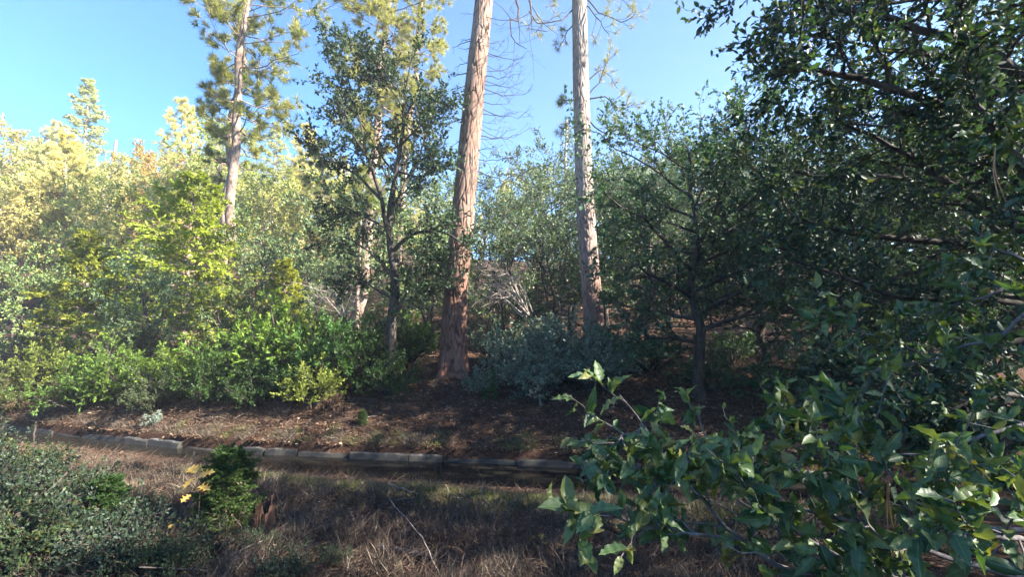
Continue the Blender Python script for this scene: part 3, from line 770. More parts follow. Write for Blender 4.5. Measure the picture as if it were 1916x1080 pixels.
# ------------------------------------------------------------------ the dark oak in front of the slanting pine
def guided_tree(seed, stems, origin, ns, nt, nlf, leaf, L2=.7, L3=.3, tpl='leaf4', nsub=6, mat='oak_leaf', bark='oak_bark', t0=.25, up=.2, main=1, sides=7, droop=0):
    """stems: (points, r0, r1); the first `main` make the trunk"""
    rs = np.random.default_rng(seed)
    mt, mbr, mc = MB(), MB(), MB()
    A = np.array([resample(p, 14, .012, rs) for p, r0, r1 in stems]) - origin
    R = np.array([np.linspace(r0, r1, 14) for p, r0, r1 in stems])
    tube_batch(mt, A[:main], R[:main], 10)
    if len(A) > main: tube_batch(mbr, A[main:], R[main:], sides)
    ln = np.linalg.norm(np.diff(A, axis=1), axis=2).sum(1)
    w = np.clip(ln / ln.mean(), .4, 1.5)
    P2, R2 = shoots(rs, A, np.minimum(R, .05), ns, t0, 1, L2 * w ** .5, .9, up, 6, 0, .5, .3, taper=.25)
    tube_batch(mbr, P2, np.maximum(R2, .004), 5)
    P3, R3 = shoots(rs, P2, R2, nt, .15, 1, L3, .75, up * .6, 4, -droop, .55, .4, taper=.1)
    tube_batch(mbr, P3, np.maximum(R3, .002), 3)
    leafy(rs, mc, P3, nlf, leaf[0], leaf[1], tpl, droop=droop); leafy(rs, mc, P2, max(2, nlf // 2), leaf[0], leaf[1], tpl, t0=.5, droop=droop)
    return {'trunk': mt.mesh('trunk', M[bark]), 'branches': mbr.mesh('branches', M[bark]), 'crown': mc.mesh('crown', M[mat])}
YO = 10.5
o0 = gp(733, YO)
stems = [([o0 - [0, 0, .1], at(733, 600, YO), at(738, 520, YO), at(728, 440, YO), at(735, 360, YO), at(752, 270, YO), at(756, 190, YO), at(775, 85, YO)], .13, .012),
 ([at(731, 450, YO), at(712, 370, YO - .2), at(690, 300, YO - .3), at(655, 240, YO - .5), at(632, 165, YO - .6)], .06, .01),
 ([at(735, 400, YO), at(760, 340, YO + .3), at(790, 280, YO + .5), at(808, 200, YO + .6)], .05, .01),
 ([at(735, 470, YO), at(765, 443, YO - .3), at(800, 432, YO - .5), at(845, 440, YO - .9), at(880, 470, YO - 1.1)], .05, .012),
 ([at(712, 372, YO), at(670, 330, YO + .4), at(620, 300, YO + .5), at(575, 275, YO + .6)], .04, .008),
 ([at(738, 520, YO), at(700, 480, YO + .5), at(660, 450, YO + .8), at(620, 440, YO + 1)], .035, .008),
 ([at(736, 590, YO), at(765, 545, YO - .2), at(800, 520, YO - .4)], .04, .008),
 ([at(756, 200, YO), at(720, 150, YO - .2), at(700, 110, YO - .2)], .02, .006),
 ([at(690, 300, YO), at(650, 140, YO), at(630, 80, YO)], .02, .005),
 ([at(736, 560, YO), at(700, 540, YO + .2), at(670, 520, YO + .4), at(640, 525, YO + .5)], .03, .007),
 ([at(732, 500, YO), at(770, 490, YO + .3), at(810, 480, YO + .5), at(835, 500, YO + .6)], .03, .007),
 ([at(730, 430, YO), at(690, 410, YO - .3), at(650, 390, YO - .4), at(610, 370, YO - .3)], .03, .007),
 ([at(742, 330, YO), at(700, 270, YO + .4), at(665, 215, YO + .5), at(640, 190, YO + .5)], .025, .006),
 ([at(752, 270, YO), at(790, 230, YO - .3), at(825, 190, YO - .4)], .025, .006),
 ([at(745, 320, YO), at(790, 330, YO - .5), at(830, 300, YO - .7)], .03, .007)]
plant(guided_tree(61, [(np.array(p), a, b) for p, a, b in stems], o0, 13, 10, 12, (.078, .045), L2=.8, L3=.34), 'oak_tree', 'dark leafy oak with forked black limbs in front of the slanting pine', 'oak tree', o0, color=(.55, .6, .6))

# ------------------------------------------------------------------ oaks right of the tall pine, in shade
def place(tpl, name, label, cat, px, Y, rz=0, sc=1, group=None, color=(1, 1, 1), dz=0):
    g = gp(px, Y); g[2] += dz
    return plant(tpl, name, label, cat, g, rz, sc, group, color)
R1 = broadleaf(71, 6.4, 2.6, .13, .22, 24, 10, 7, 11, (.085, .05), 'leaf4', up=.25)
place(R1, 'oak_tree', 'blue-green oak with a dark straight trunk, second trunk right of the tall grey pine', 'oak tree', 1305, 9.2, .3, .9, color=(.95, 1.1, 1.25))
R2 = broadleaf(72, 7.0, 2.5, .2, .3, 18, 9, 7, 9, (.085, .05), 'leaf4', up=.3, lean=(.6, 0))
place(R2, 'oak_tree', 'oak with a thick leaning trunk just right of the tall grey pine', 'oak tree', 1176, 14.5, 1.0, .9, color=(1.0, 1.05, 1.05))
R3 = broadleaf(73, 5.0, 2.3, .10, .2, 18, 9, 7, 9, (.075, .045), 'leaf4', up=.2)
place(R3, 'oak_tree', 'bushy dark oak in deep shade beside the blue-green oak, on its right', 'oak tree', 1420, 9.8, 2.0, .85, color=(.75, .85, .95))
mids = [(1210, 17, 4, .9, 'slim oak trunk in the sunlit gap behind the blue-green oak'), (1400, 14.5, 1, .9, 'round oak behind the blue-green oak with a sunlit top'),
        (1520, 13, 2, 1.1, 'spreading oak in the shade behind the overhanging leaves'), (1650, 15, 0, 1.1, 'oak whose crown shows through the gap under the overhanging branch'),
        (1790, 12, 5, 1.0, 'dark oak standing in the shade behind the spiny foreground leaves')]
for i, (px, Y, rz, sc, lb) in enumerate(mids):
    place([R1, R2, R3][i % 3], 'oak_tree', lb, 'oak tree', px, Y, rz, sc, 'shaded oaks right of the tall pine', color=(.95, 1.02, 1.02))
# oaks beyond the frame on the right, which shade the bank
for i, (xx, yy, sc, lb) in enumerate([(9.5, 8.0, 1.1, 'oak beyond the right edge, level with the ditch bank'), (12.5, 4.5, 1.2, 'oak farthest beyond the right edge'), (8.2, 3.2, .95, 'oak just beyond the right edge, beside the overhanging oak'), (10.5, -0.5, 1.15, 'oak beyond the right edge, behind the spiny live oak'), (6.2, -2.2, 1.0, 'oak behind the viewpoint on the right')]):
    plant([R1, R2, R3][i % 3], 'oak_tree', lb, 'oak tree', (xx, yy, T1(xx, yy)), i * 1.3, sc, 'oaks of the shady grove', (1, 1, 1))

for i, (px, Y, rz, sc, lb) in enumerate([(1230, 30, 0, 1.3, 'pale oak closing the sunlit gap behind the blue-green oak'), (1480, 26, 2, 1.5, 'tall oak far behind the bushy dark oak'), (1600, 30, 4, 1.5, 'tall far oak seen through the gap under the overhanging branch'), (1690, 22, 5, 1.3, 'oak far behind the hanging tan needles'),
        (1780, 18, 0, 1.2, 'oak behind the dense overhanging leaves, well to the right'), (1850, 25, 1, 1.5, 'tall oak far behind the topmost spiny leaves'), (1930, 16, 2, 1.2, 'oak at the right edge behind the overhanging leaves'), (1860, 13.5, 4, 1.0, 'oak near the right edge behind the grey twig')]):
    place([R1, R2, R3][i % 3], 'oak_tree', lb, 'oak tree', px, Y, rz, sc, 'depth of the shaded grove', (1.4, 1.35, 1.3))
CN_ = broadleaf(76, 9.0, 4.2, .2, .4, 22, 10, 7, 9, (.10, .06), 'leaf4', up=.3)  # template for tall oaks added out of frame to shade the bank
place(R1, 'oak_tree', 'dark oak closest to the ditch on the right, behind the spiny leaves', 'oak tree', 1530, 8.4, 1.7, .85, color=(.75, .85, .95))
for i, (xx, yy, sc, lb) in enumerate([(9.0, 4.6, .88, 'tallest oak added beyond the right edge to shade the bank'), (7.5, -1.5, .8, 'tall oak added beyond the right edge for shade, nearest the viewpoint')]):
    plant(CN_, 'oak_tree', lb, 'oak tree', (xx, yy, T1(xx, yy)), i * 1.9, sc, 'oaks added to shade the near bank', (.9, 1, 1))
# hazy grey-green oaks between and behind the two big pines
Cn = broadleaf(81, 6.5, 2.6, .13, .2, 18, 8, 6, 8, (.10, .06), 'leaf4', stems=2)
Cn2 = broadleaf(82, 5.2, 2.4, .10, .15, 18, 8, 6, 8, (.09, .055), 'leaf4', stems=3)
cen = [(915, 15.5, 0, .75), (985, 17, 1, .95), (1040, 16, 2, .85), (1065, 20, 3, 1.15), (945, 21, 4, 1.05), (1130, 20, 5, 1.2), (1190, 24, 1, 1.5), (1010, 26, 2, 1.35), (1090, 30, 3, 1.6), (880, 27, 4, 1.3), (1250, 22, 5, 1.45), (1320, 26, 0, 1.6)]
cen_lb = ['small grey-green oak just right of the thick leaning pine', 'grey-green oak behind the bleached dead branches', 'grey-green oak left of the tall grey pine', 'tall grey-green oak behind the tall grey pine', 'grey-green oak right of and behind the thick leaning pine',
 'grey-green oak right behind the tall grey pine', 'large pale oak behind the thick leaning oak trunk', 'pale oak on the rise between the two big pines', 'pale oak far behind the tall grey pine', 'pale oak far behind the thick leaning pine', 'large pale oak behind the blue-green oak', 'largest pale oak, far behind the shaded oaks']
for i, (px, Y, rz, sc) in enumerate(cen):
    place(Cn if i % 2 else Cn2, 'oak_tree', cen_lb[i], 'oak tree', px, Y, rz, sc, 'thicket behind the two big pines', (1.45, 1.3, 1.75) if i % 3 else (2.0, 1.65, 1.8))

# ------------------------------------------------------------------ sunlit left side: cedars and small trees
CA = cedar(91, 5.8, 2.5, .11, .05, 60, 9, 5, 4, .12, shape=.8)
CB = cedar(92, 4.0, 1.5, .08, .04, 48, 8, 5, 4, .11, shape=.8)
YG = (.31, .36, .055)
place(CA, 'cedar_tree', 'bright yellow-green cedar, broad and pointed, before the tall pale pine', 'cedar tree', 345, 15.0, 0, 1.02, color=YG)
place(CB, 'cedar_tree', 'smaller cedar lit yellow-green at the left, with dark stem showing', 'cedar tree', 150, 14.5, 1, 1.0, color=(.26, .28, .045))
place(CB, 'cedar_tree', 'low yellow-green cedar between the pale pine and the dark oak', 'cedar tree', 530, 15.5, 2, .78, color=(.3, .31, .05))
GO = broadleaf(95, 4.2, 2.0, .07, .12, 20, 8, 6, 8, (.085, .05), 'leaf4', stems=4)
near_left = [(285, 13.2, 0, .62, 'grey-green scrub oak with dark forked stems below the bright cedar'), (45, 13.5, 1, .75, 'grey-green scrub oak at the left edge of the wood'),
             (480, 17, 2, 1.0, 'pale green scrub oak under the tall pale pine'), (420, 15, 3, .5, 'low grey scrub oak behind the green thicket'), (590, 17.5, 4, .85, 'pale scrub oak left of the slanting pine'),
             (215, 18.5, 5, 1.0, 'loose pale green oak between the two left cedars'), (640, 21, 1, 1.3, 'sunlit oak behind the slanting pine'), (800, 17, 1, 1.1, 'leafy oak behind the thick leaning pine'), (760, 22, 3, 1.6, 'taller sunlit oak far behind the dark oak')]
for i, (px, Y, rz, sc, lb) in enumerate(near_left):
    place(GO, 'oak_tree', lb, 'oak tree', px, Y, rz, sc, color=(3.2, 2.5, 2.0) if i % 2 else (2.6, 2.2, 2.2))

# the wood on the sunlit slope
FA = broadleaf(101, 10, 3.7, .17, .3, 20, 8, 6, 13, (.16, .10), 'leaf4', 'broad_leaf', 'thin_pine_bark')
FB = broadleaf(102, 8.5, 3.6, .13, .2, 20, 8, 6, 13, (.15, .095), 'leaf4', 'broad_leaf', 'thin_pine_bark', stems=2)
FD = broadleaf(105, 11, 3.0, .15, .35, 18, 7, 5, 11, (.16, .10), 'leaf4', 'broad_leaf', 'dead_wood', up=.7)
FC = cedar(103, 15, 2.7, .2, .1, 80, 9, 5, 3, .19, shape=.75)
FP = pine(104, 16, .2, 4, 3.0, 60, wd=.04, nn=14, L=.32)
hues = [((.44, .43, .2), 'yellow-green'), ((.48, .41, .2), 'golden'), ((.42, .28, .13), 'orange-brown'), ((.33, .36, .13), 'green'), ((.38, .36, .2), 'pale straw')]
rs = np.random.default_rng(41)
def where_is(px, Y):
    w = ''
    for lim, txt in ((-30, 'beyond the left edge'), (40, 'at the left edge'), (125, 'left of the small yellow-green cedar'), (200, 'above the small yellow-green cedar'), (290, 'between the two left cedars'), (385, 'above the broad bright cedar'), (470, 'beside the pale-trunked pine'),
                     (560, 'right of the pale-trunked pine'), (650, 'left of the slanting pine'), (740, 'behind the dark forked oak'), (850, 'left of the thick leaning pine'), (930, 'behind the thick leaning pine'), (1050, 'between the two big pines'), (1150, 'behind the tall grey pine'), (1300, 'right of the tall grey pine'), (9999, 'behind the shaded oaks')):
        if px < lim: w = txt; break
    row = ['front row', 'second row', 'third row', 'fourth row', 'fifth row', 'skyline row'][int(np.searchsorted([27.5, 33.5, 41, 52, 66], Y))]
    return f'{w}, {row} of the slope'
spots = []
for Y, n in ((24, 7), (30, 9), (37, 11), (46, 13), (58, 15), (74, 17)):
    for j in range(n):
        px = -120 + (760 + 10 * (Y > 40)) * (j + rs.uniform(.1, .9)) / n
        spots.append((px, Y + rs.uniform(-3, 3)))
for Y, n in ((34, 6), (46, 7), (62, 9)):
    for j in range(n):
        spots.append((650 + 900 * (j + rs.uniform(.1, .9)) / n, Y + rs.uniform(-3, 3)))
for i, (px, Y) in enumerate(spots):
    if 395 < px < 450 and Y < 30: continue
    c, cn = hues[int(rs.choice(5, p=[.36, .22, .12, .18, .12]))]
    sc = .9 * rs.uniform(.75, 1.15) * (.8 if Y < 33 else 1.0) * (1.0 if px < 650 else .95)
    u_ = rs.random()
    if u_ < .55 or Y < 28:
        place([FA, FB, FD][i % 3], 'broadleaf_tree', f'{cn} broadleaf tree {where_is(px, Y)}', 'tree', px, Y, rs.uniform(0, 6.28), sc, f'{cn} trees on the slope', c)
    elif u_ < .82:
        place(FC, 'cedar_tree', f'pale pointed cedar {where_is(px, Y)}', 'cedar tree', px, Y, rs.uniform(0, 6.28), sc * .62, 'cedars on the slope', (.38, .40, .16))
    else:
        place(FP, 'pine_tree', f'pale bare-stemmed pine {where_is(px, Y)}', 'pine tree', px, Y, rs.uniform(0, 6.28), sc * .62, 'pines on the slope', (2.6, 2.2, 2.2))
con = [(130, 44, 1.12, 'tallest pointed cedar on the skyline at the left', FC), (318, 47, .95, 'pointed pine on the skyline left of the tall pale pine', FP), (75, 60, .9, 'small dark pine on the skyline at the far left', FP),
       (240, 85, 1.0, 'distant dark pine low on the skyline right of the white snag', FC), (30, 80, 1.0, 'distant conifer at the left end of the skyline', FC), (385, 52, .85, 'cedar on the skyline next to the tall pale pine', FC),
       (500, 50, .9, 'cedar showing above the wood right of the tall pale pine', FC), (560, 44, .8, 'pine above the wood left of the dark oak', FP), (100, 27, .62, 'sunlit pine with a white trunk in the wood at the left', FP)]
for i, (px, Y, sc, lb, tp) in enumerate(con):
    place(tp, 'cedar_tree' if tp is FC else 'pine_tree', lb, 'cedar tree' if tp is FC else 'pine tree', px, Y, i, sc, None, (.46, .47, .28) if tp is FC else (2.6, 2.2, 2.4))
# dead snags
def snag(seed, px, Y, ptop, r, label):
    rs = np.random.default_rng(seed); g = gp(px, Y); H = at(px, ptop, Y)[2] - g[2]
    t = empty('dead_tree', g, label, 'dead tree')
    mt = MB(); tube_batch(mt, resample([np.array([0, 0, -.3]), np.array([.05, 0, H * .5]), np.array([.1, 0, H])], 12, .02, rs), np.linspace(r, r * .45, 12), 8)
    link('trunk', mt.mesh('trunk', M['dead_wood']), t)
    P = np.array([[0.05, 0, H * f] for f in np.linspace(.3, .98, 6)])[None]
    P2, R2 = shoots(rs, P, np.full((1, 6), r), 14, .1, 1, H * .08, 1.4, -.1, 5, .1, .2, .3)
    mb = MB(); tube_batch(mb, P2, R2, 4); link('branches', mb.mesh('branches', M['dead_wood']), t)
snag(1, 1060, 34, 222, .17, 'thin pale dead snag rising above the thicket left of the tall grey pine')
snag(2, 190, 70, 262, .42, 'white broken snag standing on the skyline at the left')

# ------------------------------------------------------------------ green thicket above the ditch
BG = [bush(110 + i, 1.5, 1.15, 18, 8, 5, 4, (.085, .03), mat='cedar', fans=True) for i in range(2)]
BL = [bush(115 + i, 1.4, 1.1, 18, 8, 6, 9, (.06, .034), mat='broad_leaf') for i in range(2)]
thicket = [(160, 10.6, .75, BG, 'dark green cedar shrub at the left end of the thicket', (.08, .14, .03)), (235, 10.9, .85, BG, 'cedar shrub with bright tips, second from the left end of the thicket', (.10, .16, .03)),
  (300, 10.2, .6, BL, 'dull olive shrub over the grey twig at the ditch bank', (.09, .12, .06)), (345, 10.9, .75, BG, 'sunlit cedar shrub in the middle of the thicket', (.13, .19, .03)), (400, 10.2, .7, BL, 'dense dark green shrub above the ditch', (.06, .12, .03)),
  (455, 10.7, .9, BG, 'broad green cedar shrub left of the tallest shrub', (.10, .17, .03)), (480, 9.9, .6, BL, 'low dark shrub at the edge of the bare bank', (.05, .10, .03)), (545, 10.8, 1.2, BG, 'tallest bright green shrub of the thicket', (.12, .19, .03)),
  (570, 10.2, .8, BL, 'dark rounded shrub in front of the tallest shrub', (.05, .11, .03)), (590, 9.6, .62, BG, 'bright yellow-green cedar shrub hanging over the bare bank', (.19, .22, .05)), (640, 10.4, 1.0, BG, 'deep green cedar shrub below the slim pole', (.06, .13, .035)),
  (690, 10.7, .95, BL, 'dark leafy shrub at the right end of the thicket', (.06, .12, .035)), (728, 9.95, .62, BL, 'dark green shrub at the foot of the dark forked oak', (.06, .12, .035)), (770, 11.6, .8, BL, 'green shrub behind the foot of the thick leaning pine', (.08, .15, .03)), (30, 11.2, .7, BL, 'mossy green shrub by the left edge above the ditch', (.11, .13, .04)),
  (95, 12, .8, BG, 'yellow-green shrub behind the left end of the thicket', (.15, .18, .04)), (500, 12.4, 1.1, BL, 'olive shrub behind the thicket under the pale pine', (.14, .17, .06)), (250, 12.6, .9, BL, 'grey-green shrub behind the thicket below the bright cedar', (.16, .18, .10))]
for i, (px, Y, sc, T_, lb, c) in enumerate(thicket):
    place(T_[i % 2], 'green_shrub', lb, 'shrub', px, Y, i * 1.1, sc, 'green thicket above the ditch', tuple(v * (1.2 if T_ is BG else .72) for v in c))

# grey-green manzanita on the bank right of the big pine
MZ = [bush(120 + i, 1.3, 1.05, 17, 8, 5, 7, (.058, .038), mat='manzanita', bark='dead_dark') for i in range(2)]
manz = [(1045, 10.6, 1.05, 'tall grey-green manzanita in front of the tall grey pine'), (965, 10.2, .75, 'grey-green manzanita right of the thick leaning pine'), (1010, 9.5, .72, 'low grey-green manzanita leaning down the bank'),
        (905, 9.7, .42, 'small manzanita below the foot of the thick leaning pine'), (1095, 9.7, .8, 'manzanita with purplish twigs behind the spiny oak leaves'), (1130, 10.8, .7, 'manzanita at the foot of the tall grey pine'), (935, 12.2, .8, 'dark manzanita in the hollow between the two big pines'), (1000, 12.6, .8, 'manzanita behind the tall one, between the two big pines')]
for i, (px, Y, sc, lb) in enumerate(manz):
    place(MZ[i % 2], 'manzanita_shrub', lb, 'shrub', px, Y, i * 1.7, sc, 'manzanita on the bank', (1.35, 1.32, 1.3) if i != 6 else (.5, .65, .5))
SP = cedar(125, .75, .24, .012, .02, 40, 6, 3, 3, .045, shape=.6)
place(SP, 'cedar_sapling', 'tiny bright green cedar sapling among the manzanita', 'sapling', 918, 9.6, 0, .75, color=(.06, .14, .03))
# low shrubs under the right oaks
BS = [bush(127 + i, .9, .9, 14, 7, 5, 7, (.06, .036), mat='oak_leaf') for i in range(2)]
for i, (px, Y, sc, lb) in enumerate([(1215, 10.5, 1.0, 'dark shrub in the shade under the blue-green oak'), (1330, 9.4, .8, 'dark shrub left of the bushy oak'), (1180, 12.5, .8, 'small shrub by the thick leaning oak trunk'), (1450, 8.6, .9, 'dark shrub under the bushy oak'), (1560, 9.5, 1, 'dark shrub in the deep shade behind the grey twig'), (1370, 11.5, .8, 'shrub at the edge of the sunny clearing'), (1700, 8.5, 1.1, 'dark shrub behind the spiny foreground leaves'), (1850, 10, 1.7, 'large dark shrub at the far right under the overhanging leaves'), (1780, 13, 1.9, 'large shrub on the slope at the far right'), (1640, 12, 1.6, 'large shrub behind the dark shrub in deep shade'), (1900, 15, 2.2, 'tall shrub on the slope by the right edge')]):
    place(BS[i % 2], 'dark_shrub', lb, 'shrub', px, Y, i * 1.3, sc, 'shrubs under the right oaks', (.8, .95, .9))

# pale dead brush between the two pines
rs = np.random.default_rng(45)
db0 = gp(985, 12.2)
t = empty('dead_brush', db0, 'bleached dead branches arching out from the thicket right of the thick leaning pine', 'dead branches')
sp = []
for k in range(17):
    a = rs.uniform(-.15, 1.0)
    l = rs.uniform(70, 130)
    ox, oy = 985 + rs.uniform(-12, 12), 585 + rs.uniform(-10, 10)
    ex, ey = ox - l * math.cos(a), oy - l * math.sin(a) * 1.25
    sp.append([at(ox, oy, 12.2), at((ox + ex) / 2 + 10, (oy + ey) / 2 - 22, 12.2 + rs.uniform(-.5, .3)), at(ex, ey + 10, 12.2 + rs.uniform(-1.0, .6))])
link('branches', dead_boughs(rs, sp, db0, 5, .016).mesh('branches', M['dead_wood']), t)
db1 = gp(640, 14)
t = empty('dead_brush', db1, 'pale dead twigs lying behind the thicket left of the slanting pine', 'dead branches')
sp = [[at(640 + rs.uniform(-15, 15), 590, 14), at(620 + rs.uniform(-60, 60), 555 + rs.uniform(-20, 10), 14 + rs.uniform(-.5, .5)), at(620 + rs.uniform(-110, 110), 545 + rs.uniform(-40, 30), 14 + rs.uniform(-.7, .7))] for k in range(14)]
link('branches', dead_boughs(rs, sp, db1, 5, .014).mesh('branches', M['dead_wood']), t)

# dead brown sprigs and pale dead leaves on the bank
DS = [bush(131, .45, .42, 12, 7, 4, 5, (.04, .014), mat='dead_leaf', bark='brown_weed')]
for i, (px, Y, sc, c, lb) in enumerate([(632, 9.45, .6, 1, 'rust-brown dead sprig under the yellow-green cedar shrub'), (728, 10.2, .95, 1, 'brown dead bush left of the thick leaning pine'), (45, 11.0, .6, 1, 'orange-brown dead sprig at the left above the ditch'), (795, 10.6, .8, 1, 'pinkish dried branch heaped against the thick leaning pine')]):
    place(DS[0], 'dead_bush', lb, 'dead bush', px, Y, i, sc)
GR = bush(133, .28, .35, 9, 5, 4, 5, (.05, .025), mat='manzanita', bark='grey_twig')
place(GR, 'grey_sprig', 'whitish grey leafy twig lying on the bare bank above the ditch', 'twig', 300, 9.6, 0, .7, color=(1.5, 1.4, 1.5))

# ------------------------------------------------------------------ near bank: stuff on the ground
def scatter(rs, n, x0, x1, d0, d1, side):
    x = rs.uniform(x0, x1, n); d = rs.uniform(d0, d1, n)
    y = near_lip(x) - d if side == 'near' else far_lip(x) + d
    return np.stack([x, y, terrain(x, y)], 1)
rs = np.random.default_rng(61)
# litter: dead leaves and needles
mb = MB()
p = np.concatenate([scatter(rs, 26000, -13, 6, .02, 4.5, 'far'), scatter(rs, 14000, -13, 9, 4.5, 9, 'far'), scatter(rs, 14000, -9, 4, .15, 5, 'near')])
keep = fbm(p[:, 0], p[:, 1], 1.3, 4, 3) > -.35 + rs.normal(0, .3, len(p))
p = p[keep]
xl = rs.uniform(-12, 4, 2600); xl = xl[fbm(xl, xl * 0 + 5, 1.0, 3, 7) > rs.normal(0, .25, len(xl))]
p = np.concatenate([p, np.stack([xl, far_lip(xl) + rs.uniform(-.03, .06, len(xl)), -.055 + rs.uniform(0, .05, len(xl))], 1)]); p[:, 2] += .012 + rs.random(len(p)) * .02
N = rs.normal(0, .35, p.shape); N[:, 2] += 1
s = np.clip(1 + rs.normal(0, .35, len(p)), .4, 2)
leaf_batch(mb, p, nrm(np.c_[rs.normal(0, 1, (len(p), 2)), rs.normal(0, .25, len(p))]), N, .05 * s, .03 * s, 'leaf6')
link('leaf_litter', mb.mesh('leaf_litter', M['dead_leaf'], smooth=False), kind='stuff')
mb = MB()
p = np.concatenate([scatter(rs, 90000, -13, 6, .0, 4.5, 'far'), scatter(rs, 60000, -9, 4, .05, 5, 'near')])
p[:, 2] += .008 + rs.random(len(p)) * .03
leaf_batch(mb, p, nrm(np.c_[rs.normal(0, 1, (len(p), 2)), rs.normal(.12, .2, len(p))]), rs.normal(0, 1, p.shape), .17 * np.clip(1 + rs.normal(0, .3, len(p)), .4, 1.6), .006, 'needle')
link('pine_needle_litter', mb.mesh('pine_needle_litter', M['dead_needle'], smooth=False), kind='stuff')

p = np.concatenate([scatter(rs, 900, -12, 5, .1, 5, 'far'), scatter(rs, 420, -7, 3.5, .2, 4.5, 'near')]); n = len(p); p[:, 2] += .015
D = nrm(np.c_[rs.normal(0, 1, (n, 2)), rs.normal(.05, .15, n)]); L = rs.uniform(.08, .5, n) * np.where(rs.random(n) < .12, 1.8, 1)
u = np.linspace(0, 1, 4)
P = p[:, None] + D[:, None] * (L[:, None, None] * u[None, :, None]) + rs.normal(0, .012, (n, 4, 3))
P[..., 2] = np.maximum(P[..., 2], terrain(P[..., 0], P[..., 1]) + .008)
mb = MB(); tube_batch(mb, P, rs.uniform(.0025, .009, (n, 1)) * np.linspace(1, .6, 4)[None], 4)
link('twig_litter', mb.mesh('twig_litter', M['fallen_twig']), kind='stuff')
def grass(rs, p, h, wd, lean=.5, m='dry_grass', name='dry_grass'):
    n = len(p)
    dl = near_lip(p[:, 0]) - p[:, 1]
    h = h * np.where(dl > 0, np.clip(dl / 1.1, .16, 1), .8)
    D = rs.normal(0, lean, (n, 3)); D[:, 2] = 1
    N = rs.normal(0, 1, (n, 3)); N[:, 2] = 0
    leaf_batch_b = MB()
    leaf_batch(leaf_batch_b, p, D, N, h * np.clip(1 + rs.normal(0, .35, n), .3, 2), wd, 'blade')
    return leaf_batch_b
def clumped(rs, n, k, x0, x1, d0, d1, side, rad=.12):
    c = scatter(rs, k, x0, x1, d0, d1, side); i = rs.integers(0, k, n)
    xy = c[i, :2] + rs.normal(0, rad, (n, 2))
    ok = ((near_lip(xy[:, 0]) - xy[:, 1]) > .03) if side == 'near' else ((xy[:, 1] - far_lip(xy[:, 0])) > .03)
    xy = xy[ok]
    return np.c_[xy, terrain(xy[:, 0], xy[:, 1]) - .01]
def thin(p, lo=-.02):
    sx_, sy_ = gp(512, 4.75)[:2]
    p = p[np.hypot(p[:, 0] - sx_, (p[:, 1] - sy_ + .12) * .7) > .2]
    d_ = near_lip(p[:, 0]) - p[:, 1]
    p = p[rs.random(len(p)) < np.clip((d_ - .15) / 1.4, .3, 1)]
    return p[fbm(p[:, 0], p[:, 1], 1.1, 4, 6) > lo + rs.normal(0, .18, len(p))]
p = np.concatenate([thin(clumped(rs, 62000, 230, -5, 3.2, .9, 4.6, 'near', .11)), thin(clumped(rs, 26000, 1500, -6, 3.2, .4, 4.6, 'near', .05), -.4), clumped(rs, 8000, 90, -11, 4, .03, .22, 'far', .07), clumped(rs, 8000, 160, -8, 3, .05, 1.5, 'near', .08), clumped(rs, 1800, 50, -10, 4, .02, .9, 'far', .07)])
link('dry_grass', grass(rs, p, .15 * (1 + .55 * fbm(p[:, 0], p[:, 1], .7, 3, 8)).clip(.35, 1.9), .0055, .85).mesh('dry_grass', M['dry_grass'], smooth=False), kind='stuff')
p = np.concatenate([clumped(rs, 42000, 320, -4.6, 3.2, .02, 1.1, 'near', .11), clumped(rs, 8000, 90, -2, 2.6, .6, 1.6, 'near', .15), clumped(rs, 5000, 60, -7, 4, .0, .35, 'far', .06)])
link('green_grass', grass(rs, p, .10, .006, .6).mesh('green_grass', M['green_grass'], smooth=False), kind='stuff')
# tangle of dead brown weeds
p = clumped(rs, 3800, 120, -3.2, 2.6, 1.5, 4.6, 'near', .1)
n = len(p); D = rs.normal(0, .6, (n, 3)); D[:, 2] = rs.uniform(.3, 1, n); D = nrm(D); u = np.linspace(0, 1, 5)
L = rs.uniform(.15, .5, n)
P = p[:, None] + D[:, None] * (L[:, None, None] * u[None, :, None]) + np.c_[rs.normal(0, .1, (n, 2)), np.full(n, -.12)][:, None] * (u ** 2)[None, :, None] * L[:, None, None] * 2
mb = MB(); tube_batch(mb, P, np.tile(np.linspace(.003, .0012, 5), (n, 1)), 3)
P2, R2 = shoots(rs, P, np.full((n, 5), .002), 3, .3, 1, L * .4, .7, .1, 3, 0, .7, .6)
tube_batch(mb, P2, R2, 3)
link('dead_weeds', mb.mesh('dead_weeds', M['brown_weed']), kind='stuff')

